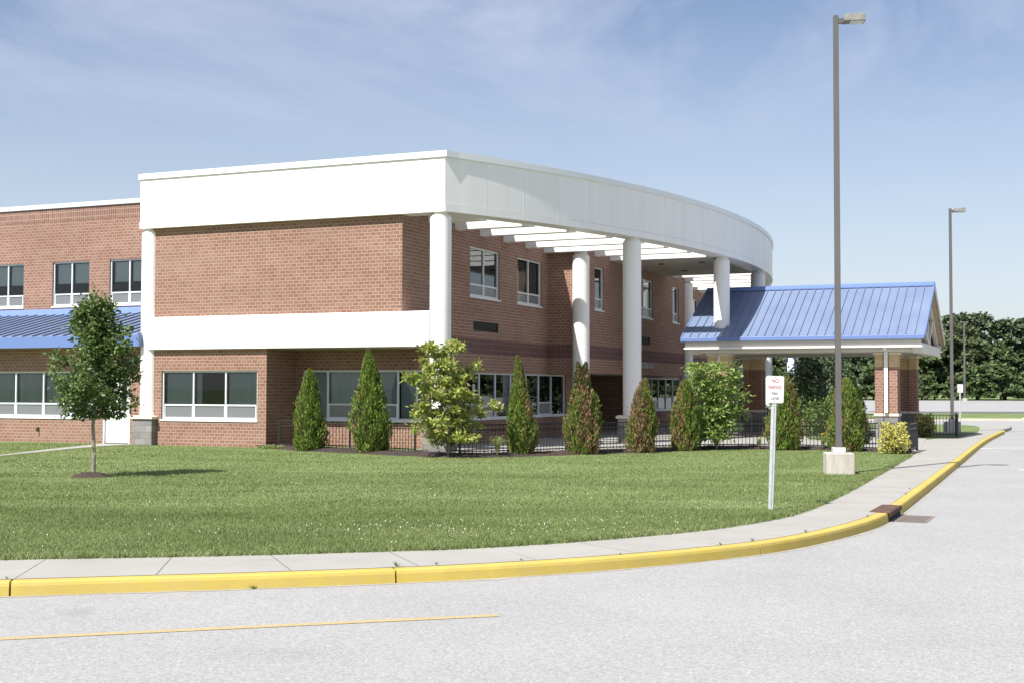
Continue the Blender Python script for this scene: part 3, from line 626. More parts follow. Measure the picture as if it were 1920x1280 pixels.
# flat roof inside the parapets
b = MB(); b.poly([(-34,3.9), (-10.35,3.9), (-10.35,.5), (ub-.02,.5), (ub-.02,VB1+.02), (uc-.02,VB1+.02), (uc-.02,VB2-.02), (ub-.02,VB2-.02), (ub-.02,36), (-34,36)], 7.95); b.build('flat_roof', 'soffit', bld)
for q in ((ub-.3, ub+.05, .70, VB1-.02), (uc-.3, uc+.05, VB1-.04, VB2+.04), (ub-.3, ub+.05, VB2+.06, 36.0)):
    b = MB(); b.box(q[0], q[1], q[2], q[3], ZP, ZP+.15); b.build('coping', 'grey_coping', bld)

# fascia: straight front plus long arc
def arc_pts(r, n=84, v0=0.0, v1=36.3):
    a0, a1 = math.asin((v0-CV)/RR), math.asin((v1-CV)/RR); return [(CU+r*math.cos(a0+(a1-a0)*k/n), CV+r*math.sin(a0+(a1-a0)*k/n)) for k in range(n+1)]
def fascia_layer(d_out, d_in, z0, z1, b):
    """closed strip, d_out proud of the face, d_in behind it"""
    O = arc_pts(RR+d_out); I = arc_pts(RR-d_in)
    # corner mitre at the arc start
    O[0] = (O[0][0]+.0*d_out, -d_out); I0 = (-.66, d_in) if d_in > .3 else (I[0][0]-d_in*.6, d_in)
    I = [I0]+[p for p in I if p[1] > d_in+.05]; 
    while len(I) < len(O): I.insert(1, I[1] if len(I) > 1 else I0)
    O[0] = (RR*0+ring(0)+d_out*1.5, -d_out)
    PO = [(UE-d_out, -d_out)]+O; PI = [(UE-d_out, d_in)]+I
    n = len(PO)
    for k in range(n-1):
        a, c, e, g = PO[k], PO[k+1], PI[k+1], PI[k]
        b.quad([(*a, z0), (*c, z0), (*c, z1), (*a, z1)]); b.quad([(*g, z1), (*e, z1), (*e, z0), (*g, z0)])
        b.quad([(*a, z1), (*c, z1), (*e, z1), (*g, z1)]); b.quad([(*g, z0), (*e, z0), (*c, z0), (*a, z0)])
    b.quad([(*PO[0], z0), (*PO[0], z1), (*PI[0], z1), (*PI[0], z0)]); b.quad([(*PO[-1], z0), (*PI[-1], z0), (*PI[-1], z1), (*PO[-1], z1)])
b = MB(); fascia_layer(0, .60, 6.865, 8.17, b); fs = b.build('fascia', 'white_metal', bld, smooth=True)
b = MB(); fascia_layer(.012, .62, ZB, 6.858, b); b.build('lower_trim', 'white_metal', fs, smooth=True)
b = MB(); fascia_layer(.045, .64, 8.18, ZT, b); b.build('coping', 'coping', fs, smooth=True)
b = MB(); fascia_layer(.022, .60, 8.165, 8.185, b); b.build('drip_edge', 'coping', fs, smooth=True)
for pr_, z0, z1 in ((.0025, 6.87, 8.163), (.0145, ZB+.004, 6.855)):
    b = MB()
    for u in (-7.67, -4.65, -1.6): b.box(u-.005, u+.005, -pr_, .01, z0, z1)
    s_ = 0; a = math.asin(-CV/RR)
    while True:
        s_ += 1.48; an = a+s_/RR
        if CV+RR*math.sin(an) > 36: break
        ca, sa = math.cos(an), math.sin(an); t = (-sa, ca); p = (CU+(RR+pr_)*ca, CV+(RR+pr_)*sa); q = (CU+(RR-.01)*ca, CV+(RR-.01)*sa); w = .006
        b.hexa([(p[0]-t[0]*w, p[1]-t[1]*w, z0), (p[0]+t[0]*w, p[1]+t[1]*w, z0), (q[0]+t[0]*w, q[1]+t[1]*w, z0), (q[0]-t[0]*w, q[1]-t[1]*w, z0), (p[0]-t[0]*w, p[1]-t[1]*w, z1), (p[0]+t[0]*w, p[1]+t[1]*w, z1), (q[0]+t[0]*w, q[1]+t[1]*w, z1), (q[0]-t[0]*w, q[1]-t[1]*w, z1)])
    b.build('panel_joint', 'joint_pale', fs)
b = MB()     # shadow gap lines over and under the trim
fascia_layer(.004, .3, 6.856, 6.867, b); b.build('trim_gap', 'joint', fs, smooth=True)
# pergola beams
def beam(v, d=.32, z0=6.61, z1=7.05, u0=None):
    u0 = u0 if u0 is not None else (uc if VB1-.2 < v < VB2 else ub); b = MB(); r0, r1 = ring(v, RR-.58), ring(v+d, RR-.58)
    b.hexa([(u0,v,z0), (r0,v,z0), (r1,v+d,z0), (u0,v+d,z0), (u0,v,z1), (r0,v,z1), (r1,v+d,z1), (u0,v+d,z1)]); return b.build('pergola_beam', 'white_metal', bld, bevel=.005)
for v in (1.75, 3.57, 5.38, 7.26, 9.15, 10.84, 12.7, 22.9, 24.7, 26.5, 28.3, 30.1, 31.9, 33.7): beam(v)
b = MB(); n = 8; S0, S1 = 14.5, 21.9; pts = [(uc-.005, S0)]+[(ring(S0+(S1-S0)*k/n, RR-.58), S0+(S1-S0)*k/n) for k in range(n+1)]+[(uc-.005, S1)]
b.prism(pts, 6.61, 7.05); sl = b.build('porch_roof_slab', 'soffit', bld)
b = MB(); b.box(uc, ring(S0, RR-.60), S0-.03, S0, 6.60, 7.07); b.build('slab_edge', 'white_metal', sl)
for u, v in ((1.25, 16.5), (1.3, 19.6), (2.9, 16.4), (2.9, 19.6)):
    b = MB(); b.lathe([(.12, 6.58), (.12, 6.61)], 20, (u, v)); b.build('downlight', 'dark_frame', sl)

# columns
def column(u, v, r=.30, z0=.9, z1=ZB, pedestal=True, label=None):
    b = MB(); b.lathe([(r, z0), (r, 2.915), (r-.006, 2.92), (r-.006, 2.93), (r, 2.935), (r, 3.885), (r-.006, 3.89), (r-.006, 3.90), (r, 3.905), (r, z1-.14), (r*.70, z1-.02), (r*.70, z1+.01)], 40, (u, v))
    c = b.build('column', 'white_metal', bld, smooth=True)
    if label: c['label'] = label
    if pedestal:
        h = .37; b = MB(); b.box(u-h, u+h, v-h, v+h, 0, .80); b.build('pedestal', 'stone', c, bevel=.015)
        b = MB(); g = h+.055; b.box(u-g, u+g, v-g, v+g, .80, .875); b.hexa([(u-g,v-g,.875), (u+g,v-g,.875), (u+g,v+g,.875), (u-g,v+g,.875), (u-g+.06,v-g+.06,.905), (u+g-.06,v-g+.06,.905), (u+g-.06,v+g-.06,.905), (u-g+.06,v+g-.06,.905)]); b.build('cap', 'stone_cap', c, bevel=.01)
    return c
column(-10.33, .32); column(-.27, .28)
for v in (8.15, 28.2, 35.9): column(ring(v)-.30, v)
column(uc-.02, VB1+.02, .305, z1=6.61); column(uc-.02, VB2-.02, .305, z1=6.61)
column(3.93, 15.35, .30, z0=2.6, pedestal=False, label='column rising through the blue canopy roof'); column(ring(21.6)-.3, 21.6, .30, z0=2.6, pedestal=False)

# ================================================================== ENTRANCE CANOPY
can = empty('entrance_canopy', W(6.9, 18.2), -TH, label='gabled drop off canopy with blue standing seam roof on four brick piers', cat='canopy')
c0 = (6.9, 18.2, 0)
def cb(b, name, mat, parent=None, **k):
    return b.build(name, mat, parent or can, origin=c0 if (parent is None) else c0, **k)
CU0, CU1, CR, CE0, CE1, ZE, ZRI = 2.65, 11.25, 18.18, 14.42, 21.94, 3.64, 5.66
b = MB(); th = .10
for e in (CE0, CE1):
    b.hexa([(CU0,e,ZE-th), (CU1,e,ZE-th), (CU1,CR,ZRI-th), (CU0,CR,ZRI-th), (CU0,e,ZE), (CU1,e,ZE), (CU1,CR,ZRI), (CU0,CR,ZRI)])
rf = cb(b, 'roof', 'blue')
b = MB(); n = 28
for e in (CE0, CE1):
    nr = Vector((0, -(ZRI-ZE) if e < CR else (ZRI-ZE), abs(CR-e))).normalized()
    for k in range(1, n):
        u = CU0+(CU1-CU0)*k/n; a = Vector((u, e, ZE)); c = Vector((u, CR, ZRI)); c = a+(c-a)*.985; b.bar(a+nr*.02, c+nr*.02, .022, .045, up=nr)
cb(b, 'standing_seams', 'blue', rf)
b = MB()
for s in (-1, 1):
    b.hexa([(CU0-.02,CR+s*.24,ZRI-.095), (CU1+.02,CR+s*.24,ZRI-.095), (CU1+.02,CR,ZRI+.05), (CU0-.02,CR,ZRI+.05), (CU0-.02,CR+s*.24,ZRI-.055), (CU1+.02,CR+s*.24,ZRI-.055), (CU1+.02,CR,ZRI+.085), (CU0-.02,CR,ZRI+.085)])
cb(b, 'ridge_cap', 'blue_trim', rf)
b = MB()
for e, s in ((CE0, -1), (CE1, 1)): b.box(CU0-.02, CU1+.02, min(e, e+s*.12), max(e, e+s*.12), ZE-.15, ZE-.01)
cb(b, 'gutter', 'blue_trim', rf, bevel=.01)
for e in (CE0, CE1):      # barge flashings up the gables
    for uu in (CU1, CU0-.04): b = MB(); b.hexa([(uu,e,ZE-.16), (uu+.04,e,ZE-.16), (uu+.04,CR,ZRI-.16), (uu,CR,ZRI-.16), (uu,e,ZE+.03), (uu+.04,e,ZE+.03), (uu+.04,CR,ZRI+.03), (uu,CR,ZRI+.03)]); cb(b, 'barge_flashing', 'blue_trim' if e == CE0 else 'cream', rf)
b = MB()     # tan underside of the overhanging slopes
for e in (CE0+.05, CE1-.05): b.hexa([(CU0+.1,e,ZE-th-.03), (CU1-.02,e,ZE-th-.03), (CU1-.02,CR,ZRI-th-.03), (CU0+.1,CR,ZRI-th-.03), (CU0+.1,e,ZE-th-.003), (CU1-.02,e,ZE-th-.003), (CU1-.02,CR,ZRI-th-.003), (CU0+.1,CR,ZRI-th-.003)])
cb(b, 'roof_underside', 'tan_panel', rf)
for e, s in ((CE0+.04, 1), (CE1-.04, -1)):
    b = MB(); y0, y1 = sorted((e, e+s*.1)); b.box(CU0+.12, CU1-.10, y0, y1, 3.27, 3.49); fb = cb(b, 'eave_board', 'cream')
    b = MB(); y0, y1 = sorted((e-s*.05, e+s*.3)); b.box(CU0+.08, CU1-.06, y0, y1, 3.215, 3.27); cb(b, 'ledge', 'white_metal', fb)
    b = MB(); y0, y1 = sorted((e+s*.35, e+s*1.5)); b.box(CU0+.3, CU1-.14, y0, y1, 3.07, 3.215); cb(b, 'eave_beam', 'cream')
b = MB(); b.box(CU0+.3, CU1-.5, CE0+1.9, CE1-1.9, 3.10, 3.16); cb(b, 'ceiling', 'soffit')
for uu in (CU1-.42, CU0+.25):
    b = MB(); b.box(uu, uu+.30, CE0+.30, CE1-.30, 3.03, 3.38); cb(b, 'gable_beam', 'cream')
    b = MB(); g = uu+.02
    b.quad([(g, CE0+.5, 3.38), (g, CE1-.5, 3.38), (g, CR, ZRI-.45)]); cb(b, 'gable_panel', 'tan_panel')
    b = MB(); g = uu+.15
    for s in (-1, 1):
        e = CE0+.15 if s < 0 else CE1-.15
        b.bar((g, e, ZE-.22), (g, CR, ZRI-.26), .14, .20); b.bar((g+.01, CR+s*.05, 3.38), (g+.01, CR+s*1.75, 4.35), .12, .14)
    b.bar((g, CR, 3.38), (g, CR, ZRI-.3), .12, .14, up=(0,1,0)); cb(b, 'gable_truss', 'cream')
def pier(u, v, spout=False):
    h, g = .385, .10; 
    def ring_prof(b, hh, z0, z1, gd=.07):     # square shaft with a groove down each face
        pts = [(-hh,-hh), (-g,-hh), (-g,-hh+gd), (g,-hh+gd), (g,-hh), (hh,-hh), (hh,-g), (hh-gd,-g), (hh-gd,g), (hh,g), (hh,hh), (g,hh), (g,hh-gd), (-g,hh-gd), (-g,hh), (-hh,hh), (-hh,g), (-hh+gd,g), (-hh+gd,-g), (-hh,-g)]
        b.prism([(u+p[0], v+p[1]) for p in pts], z0, z1)
    b = MB(); ring_prof(b, h, .91, 2.54); pr = cb(b, 'pier', 'brick')
    b = MB(); ring_prof(b, h+.005, 0, .81); cb(b, 'stone_base', 'stone', pr)
    b = MB(); ring_prof(b, h+.04, .81, .91); cb(b, 'base_cap', 'stone_cap', pr, bevel=.012)
    b = MB(); ring_prof(b, h+.002, 2.54, 2.98); cb(b, 'tan_band', 'brick_tan', pr)
    b = MB(); ring_prof(b, h+.05, 2.98, 3.065); cb(b, 'top_cap', 'stone_cap', pr, bevel=.015)
    if spout:
        b = MB(); b.box(u-.065, u+.065, v-h-.06, v-h+.05, .93, 3.10); b.box(u-.065, u+.065, v-h-.50, v-h-.40, 3.28, 3.50)
        b.bar((u, v-h-.45, 3.30), (u, v-h, 3.07), .13, .10); cb(b, 'downspout', 'white_metal', pr, bevel=.006)
for u, v, s in ((3.86,15.38,False), (9.90,15.38,True), (3.86,21.0,False), (9.95,21.0,False)): pier(u, v, s)

# ================================================================== FENCES
def fence(name, pts, label, panels=True, h=.80):
    root = empty(name, (pts[0][0], pts[0][1], 0), label=label, cat='fence', group='black metal picket fences')
    o3 = (pts[0][0], pts[0][1], 0); zb = .02
    P = []
    for a, c in zip(pts[:-1], pts[1:]):
        a, c = np.array(a), np.array(c); L = np.linalg.norm(c-a); k = max(1, round(L/2.2))
        for j in range(k): P.append(a+(c-a)*j/k)
    P.append(np.array(pts[-1]))
    for p in P:
        b = MB(); b.box(p[0]-.03, p[0]+.03, p[1]-.03, p[1]+.03, zb-.05, h+.03); b.box(p[0]-.035, p[0]+.035, p[1]-.035, p[1]+.035, h+.03, h+.045); b.build('post', 'fence', root, origin=o3)
    for a, c in zip(P[:-1], P[1:]):
        d = (c-a)/np.linalg.norm(c-a); a2, c2 = a+d*.03, c-d*.03; b = MB()
        for z in (h, h-.14, .11): b.bar((*a2, z), (*c2, z), .028, .026)
        n = int(np.linalg.norm(c2-a2)/.112)
        for k in range(1, n): p = a2+(c2-a2)*k/n; b.box(p[0]-.008, p[0]+.008, p[1]-.008, p[1]+.008, .06, h)
        b.build('picket_panel', 'fence', root, origin=o3)
    return root
fence('picket_fence', FENCE_A, 'short black picket fence from the brick recess to the corner pedestal')
fence('picket_fence', FENCE_B+[(11.62,37.3)], 'long curving black picket fence behind the arborvitae and mulch bed')
fence('picket_fence', [(12.0,48.6), (14.9,48.3), (16.35,47.7), (16.85,49.3)], 'black picket fence beyond the canopy with a golden shrub behind it', h=.82)
fence('picket_fence', [(8.7,47.2), (12.0,48.6)], 'black picket fence under the canopy behind the brick piers', h=.82)

# ================================================================== LAMP POSTS, SIGNS, DRAIN
def lamp(x, y, H, label, rz=0, block=True, blockmat='concrete_block', head=1, w=.06):
    r = empty('lamp_post', (x, y, 0), rz, label=label, cat='lamp post', group='parking lot lamp posts')
    zb = .44 if block else 0
    if block:
        b = MB(); b.box(-.285, .285, -.285, .285, -.1, .44); b.build('concrete_base', blockmat, r, bevel=.02)
        b = MB(); b.box(-.13, .13, -.13, .13, .44, .55); b.build('base_cover', 'galv', r, bevel=.01)
    b = MB(); t = w*.85; b.hexa([(-w,-w,zb+.02), (w,-w,zb+.02), (w,w,zb+.02), (-w,w,zb+.02), (-t,-t,H), (t,-t,H), (t,t,H), (-t,t,H)]); b.build('pole', 'pole', r, bevel=.006)
    for s in ((1,) if head == 1 else (1, -1)):
        b = MB(); b.box(min(s*.05, s*.17), max(s*.05, s*.17), -.045, .045, H-.17, H-.07); ar = b.build('arm', 'pole', r)
        b = MB(); x0, x1 = s*.15, s*.60
        xs = sorted((x0, x1)); b.hexa([(xs[0],-.16,H-.15), (xs[1],-.16,H-.15), (xs[1],.16,H-.15), (xs[0],.16,H-.15), (xs[0]+.03,-.13,H+.0), (xs[1]-.01,-.13,H+.02), (xs[1]-.01,.13,H+.02), (xs[0]+.03,.13,H+.0)]); hd = b.build('lamp_head', 'head' if head == 1 else 'pole', r, bevel=.01)
        b = MB(); b.box(xs[0]+.14, xs[1]-.03, -.13, .13, H-.162, H-.151); b.build('lens', 'grey_coping', hd)
    return r
l1 = lamp(6.80, 27.05, 9.60, 'tallest grey lamp post standing on a square concrete block in the lawn', -.1)
lamp(18.2, 53.7, 9.25, 'grey lamp post beyond the canopy, standing beside the right hand fence end', -.1)
p = at(1551, 756, -.13); lamp(p[0], p[1], 8.2, 'distant lamp post with a yellow painted base seen under the canopy', 0, True, 'yellow_base', 2, .09)
p = at(1809, 752, -.13); lamp(p[0]*.93, p[1]*.93, 11.8, 'distant twin headed lamp post in front of the woods', 0, True, 'concrete_block', 2, .12)
bn = lamp(22.2, 101, 8.6, 'distant lamp post carrying a banner, half hidden by the canopy', 0, True, 'concrete_block', 2, .10)
bo = empty('pole_banner', (22.2-.12, 100.95, 0), label='navy pole banner with a white emblem hanging on the distant lamp post', cat='banner')
b = MB(); b.box(-.75, 0, -.012, .012, 2.95, 4.25); b.build('cloth', 'navy', bo)
b = MB(); b.prism([(0,0)]*0 or [(-.70,.0), (-.1,.0), (-.1,.01), (-.70,.01)], 3.07, 3.18)
for q in ([(-.66,3.22), (-.16,3.25), (-.12,3.35), (-.33,3.42), (-.14,3.5), (-.2,3.62), (-.42,3.7), (-.16,3.72), (-.12,4.0), (-.22,4.18), (-.6,4.2), (-.58,3.9), (-.68,3.8)],):
    i = len(b.v); b.v += [(x, -.016, z) for x, z in q]; b.f.append(tuple(range(i, i+len(q)))); b.m.append(0)
b.v = [(x, -.016 if y < .005 else -.0125, z) for x, y, z in b.v]
b.build('emblem', 'sign_white', bo)
b = MB(); b.bar((-.78,0,4.27), (.12,0,4.27), .03, .03); b.bar((-.78,0,2.93), (.12,0,2.93), .03, .03); b.build('bracket', 'pole', bo)

def rounded(w, h, r, n=5):
    P = []
    for cx, cy, a0 in ((w/2-r, h/2-r, 0), (-w/2+r, h/2-r, 90), (-w/2+r, -h/2+r, 180), (w/2-r, -h/2+r, 270)):
        for k in range(n+1): a = R(a0+90*k/n); P.append((cx+r*math.cos(a), cy+r*math.sin(a)))
    return P
def sign(x, y, label, tilt=0.0, post=1.56, rz=0.0, group=True):
    r = empty('no_parking_sign', (x, y, 0), rz, label=label, cat='sign', group='no parking signs on metal posts'); r.rotation_euler = (0, tilt, rz)
    b = MB(); H = post+.37
    b.box(-.022, .022, -.004, .0, -.2, H); b.box(-.027, -.022, -.004, .022, -.2, H); b.box(.022, .027, -.004, .022, -.2, H); b.box(-.04, -.027, .019, .023, -.2, H); b.box(.027, .04, .019, .023, -.2, H)
    ps = b.build('post', 'galv', r)
    b = MB()
    for k in range(60): z = .05+k*.0254; b.box(-.005, .005, -.0055, -.0039, z, z+.011)
    b.build('post_holes', 'dark_frame', ps)
    W_, H_ = .262, .392; zc = post+H_/2; b = MB(); P = rounded(W_, H_, .028); n = len(P); i = 0
    b.v = [(p[0], -.010, zc+p[1]) for p in P]+[(p[0], -.006, zc+p[1]) for p in P]; b.f = [tuple(range(n-1, -1, -1))[::-1], tuple(range(2*n-1, n-1, -1))]+[(k, (k+1) % n, n+(k+1) % n, n+k) for k in range(n)]; b.m = [0]*(n+2)
    pl = b.build('sign_plate', 'sign_white', r)
    b = MB(); A = rounded(W_-.022, H_-.022, .02); B = rounded(W_-.028, H_-.028, .018)
    for k in range(n): k2 = (k+1) % n; b.quad([(A[k][0], -.0112, zc+A[k][1]), (A[k2][0], -.0112, zc+A[k2][1]), (B[k2][0], -.0112, zc+B[k2][1]), (B[k][0], -.0112, zc+B[k][1])])
    b.build('border', 'sign_red', pl)
    for txt, zz, sz, sx, mt in (('NO', .100, .073, .92, 'sign_red'), ('PARKING', .006, .073, .62, 'sign_red'), ('FIRE', -.080, .056, .80, 'sign_dark'), ('LANE', -.148, .056, .85, 'sign_dark')):
        c = bpy.data.curves.new('lettering', 'FONT'); c.body = txt; c.size = sz; c.align_x = 'CENTER'; c.extrude = .0004; c.space_character = 1.05; c.materials.append(M[mt]); c.offset = .0011
        t = bpy.data.objects.new('lettering', c); COL.objects.link(t); t.parent = pl; t.location = (0, -.0122, zc+zz); t.rotation_euler = (R(90), 0, 0); t.scale = (sx, 1, 1)
    b = MB()
    for z in (zc+.172, zc-.172): b.lathe([(0, 0), (.006, 0), (.006, .003), (0, .003)], 10)
    b.v = [(x_, -.0112-z_, (zc+.172 if k < len(b.v)//2 else zc-.172)+y_) for k, (x_, y_, z_) in enumerate(b.v)]
    b.build('bolt', 'sign_dark', pl)
    return r
sign(3.77, 18.92, 'white no parking fire lane sign on a leaning steel post at the lawn edge', R(2.0), 1.555, .03)
p = at(1801, 800, 0); s2 = sign(p[0], p[1], 'small distant no parking sign beside the grass island past the fence', 0, 1.62)

# storm drain
kd = KB[(L0+L1)//2]; dr0 = KB[L0]; dr1 = KB[L1]; nn = KN[(L0+L1)//2]; dd = np.array([-nn[1], nn[0]])
inl = empty('storm_drain', (kd[0], kd[1], 0), math.atan2(dd[1], dd[0]), label='rusty kerb inlet with a slotted iron grate set in the road', cat='drain')
hl = np.linalg.norm(dr1-dr0)/2-.005
b = MB(); b.box(-hl, hl, -.165, .12, -.012, .014); b.box(-hl, hl, -.18, -.165, -.055, .014); b.build('hood', 'rust', inl, bevel=.008)
b = MB(); b.box(-hl, hl, -.16, .2, -.14, -.056); b.build('throat', 'dark', inl)
b = MB(); gx, gy0, gy1 = hl*.85, -.66, -.20
b.box(-gx, gx, gy0, gy0+.03, -.13, -.1235); b.box(-gx, gx, gy1-.03, gy1, -.13, -.1235); b.box(-gx, -gx+.03, gy0+.03, gy1-.03, -.13, -.1235); b.box(gx-.03, gx, gy0+.03, gy1-.03, -.13, -.1235)
for k in range(1, 10): x = -gx+2*gx*k/10; b.box(x-.022, x+.022, gy0+.03, gy1-.03, -.13, -.1235)
b.build('grate', 'grate_iron', inl)
b = MB(); b.box(-gx, gx, gy0, gy1, -.129, -.1255); b.build('slot_shade_plate', 'dark', inl)  # black plate just below the slats, its colour standing in for shade in the slots

# ================================================================== PLANTS
def arborvitae(px, base, top, halfw, brown, label, Y=None, lean=0, tips=1, dark=False, seed=0):
    """dense cone of scaly sprays over a dark core"""
    x, y = at(px, base, .06)
    if Y: x *= Y/y; y = Y
    H = (base-top)*y/2432.7; Rr = halfw*y/2432.7; r = empty('arborvitae', (x, y, 0), rng.uniform(0, 6), label=label, cat='shrub', group='arborvitae along the fence')
    vr_ = random.Random(seed*7+1); e_, b_, w_ = vr_.uniform(.46, .80), vr_.uniform(.66, .92), vr_.uniform(1.12, 1.3); lx, ly = vr_.uniform(-.12, .12), vr_.uniform(-.05, .05)
    def prof(t): return Rr*np.minimum(1.0, (b_+1.3*t))*np.clip((1-t)**e_*w_, .03, 1)*1.06
    N = int(8500*max(.6, H/2.5)); t = rng.random(N)**1.12; a = rng.uniform(0, 2*np.pi, N)
    lump = 1+.16*np.sin(a*3+t*9+seed)+.12*np.sin(a*7-t*17+seed*2)+.07*np.sin(a*13+t*31)
    rad = prof(t)*lump*(1-np.abs(rng.normal(0, .13, N))); rad = np.maximum(rad, .01)
    sx = 0*t
    if tips == 2: sx = np.where(t > .7, np.where(rng.random(N) > .5, 1, -1)*Rr*.28*(t-.7)/.3, 0); rad = np.where(t > .7, rad*.75, rad)
    tuft = rng.random(N) < .06; rad = np.where(tuft, rad*rng.uniform(1.03, 1.18, N), rad)
    P = np.c_[np.cos(a)*rad+sx+lx*t*t, np.sin(a)*rad+ly*t*t, .05+t*H*.985]
    D = np.c_[np.cos(a)*.55, np.sin(a)*.55, np.full(N, 1.2)]+rng.normal(size=(N, 3))*.32
    Nn = np.c_[np.cos(a), np.sin(a), np.full(N, .25)]+rng.normal(size=(N, 3))*.55
    f = np.sin(a*2+seed*1.7+t*2)+.6*np.sin(a*5-t*7+seed)+.5*np.sin(t*23+a*3); f = (f+2.1)/4.2+rng.normal(0, .24, N)
    depth = rad/np.maximum(prof(t)*lump, .01)
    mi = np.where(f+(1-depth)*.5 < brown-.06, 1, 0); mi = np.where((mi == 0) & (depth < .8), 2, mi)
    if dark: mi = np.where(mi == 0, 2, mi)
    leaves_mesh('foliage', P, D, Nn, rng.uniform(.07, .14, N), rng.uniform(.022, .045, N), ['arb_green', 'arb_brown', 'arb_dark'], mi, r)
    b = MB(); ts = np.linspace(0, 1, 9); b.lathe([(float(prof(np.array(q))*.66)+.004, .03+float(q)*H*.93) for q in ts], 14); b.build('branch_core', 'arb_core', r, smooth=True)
    b = MB(); b.tube([(0,0,-.05), (0,0,.25)], .035, 8); b.build('trunk', 'bark_dark', r)
    return r
arborvitae(580, 843, 693, 27, .05, 'green arborvitae nearest the brick recess, left end of the fence', 36.55, seed=1)
arborvitae(695, 848, 656, 36, .06, 'tallest green arborvitae, in front of the recess windows', 35.3, seed=2)
arborvitae(978, 848, 664, 27, .30, 'mostly green arborvitae with brown flecks in front of the ground floor windows', 34.1, seed=3)
arborvitae(1094, 845, 675, 31, .60, 'half dead arborvitae with two brown tips before the inner column', 34.9, tips=2, seed=4)
arborvitae(1203, 842, 706, 24, .64, 'small brown centred arborvitae in front of the second round column', 35.9, seed=5)
arborvitae(1283, 838, 707, 24, .42, 'slim arborvitae with a brown tip left of the bushy green shrub', 37.0, seed=6)
arborvitae(1471, 838, 699, 31, .33, 'green and brown arborvitae right behind the no parking sign', 37.6, seed=7)
arborvitae(1586, 840, 705, 31, .38, 'broad arborvitae directly behind the tall lamp post', 36.9, seed=8)
arborvitae(1603, 830, 712, 24, .05, 'dark green arborvitae standing inside the fence, behind its browning neighbour', 41.5, seed=9, dark=True)

def branchy(name, loc, H, spread, stems, leafN, leafL, leafW, mat, label, cat, levels=2, seed=0, barkm='bark', droop=.1, clump=.16, trunk_h=0.0, group=None, extra=()):
    """multi stemmed shrub: stems, side twigs, leaves in clumps at the twig ends"""
    rnd = random.Random(seed); r = empty(name, loc, 0, label=label, cat=cat, group=group); b = MB(); tips = []
    for s in range(stems):
        a = 2*math.pi*s/stems+rnd.uniform(-.4, .4); tl = H*rnd.uniform(.7, 1.0); sp = spread*rnd.uniform(.25, .75)
        if s == 0: tl = H; sp = spread*.12
        pts = []
        for k in range(7):
            t = k/6; pts.append(Vector((math.cos(a)*sp*t**.8, math.sin(a)*sp*t**.8, trunk_h+(tl-trunk_h)*t))+Vector((rnd.uniform(-.04, .04), rnd.uniform(-.04, .04), 0))*(1 if k else 0))
        b.tube(pts, [.022*(1-.12*k) for k in range(7)], 6); tips.append((pts[-1], clump*.8))
        for k in range(1, 7):
            for q in range(3):
                a2 = rnd.uniform(0, 6.28); L = spread*rnd.uniform(.35, .8)*(1-.55*(k/6)); p0 = pts[k]; p1 = p0+Vector((math.cos(a2)*L, math.sin(a2)*L, L*rnd.uniform(.1, .75)-droop))
                if p1.z > H*1.02: p1.z = H*1.02
                pm = (p0+p1)/2+Vector((0,0,.03)); b.tube([p0, pm, p1], [.010, .007, .003], 5); tips += [(p1, clump), (pm, clump*.9)]
    for e in extra: p0 = Vector((0,0,e[2]*.6)); p1 = Vector(e); b.tube([p0, (p0+p1)/2+Vector((0,0,.05)), p1], [.014, .010, .004], 5); tips += [(p1, clump*.8), ((p0+p1*2)/3, clump*.7)]
    b.build('stems', barkm, r, smooth=True)
    k = rng.integers(0, len(tips), leafN); C = np.array([tuple(t[0]) for t in tips])[k]; S = np.array([t[1] for t in tips])[k]
    P = C+rng.normal(size=(leafN, 3))*S[:, None]*[1,1,.75]*.62; P[:, 2] = np.clip(P[:, 2], .08, H*1.06)
    D = (P-C)*2+rng.normal(size=(leafN, 3))*.10+[0,0,-.03]; Nn = unit(leafN)+[0,0,.9]
    leaves_mesh('foliage', P, D, Nn, leafL*rng.uniform(.7, 1.2, leafN), leafW*rng.uniform(.7, 1.2, leafN), [mat], None, r)
    return r
p = at(845, 852, .04); branchy('magnolia_shrub', (-1.62, 33.35, .03), 2.80, 1.15, 6, 9000, .14, .065, 'magnolia', 'loose yellow green leafed shrub with pale stems in front of the corner pedestal', 'shrub', seed=4, clump=.135, extra=[(1.15,-.1,1.35), (1.25,.1,1.2), (-.85,0,2.0), (-.7,.1,2.45), (.75,0,2.35)])
branchy('magnolia_shrub', (5.95, 37.75, .04), 2.35, .92, 8, 6200, .14, .065, 'magnolia_green', 'rounded bushy green shrub in front of the left canopy pier', 'shrub', seed=9, clump=.165, extra=[(-.55,0,2.35), (.75,0,1.1), (-.75,0,1.2)])

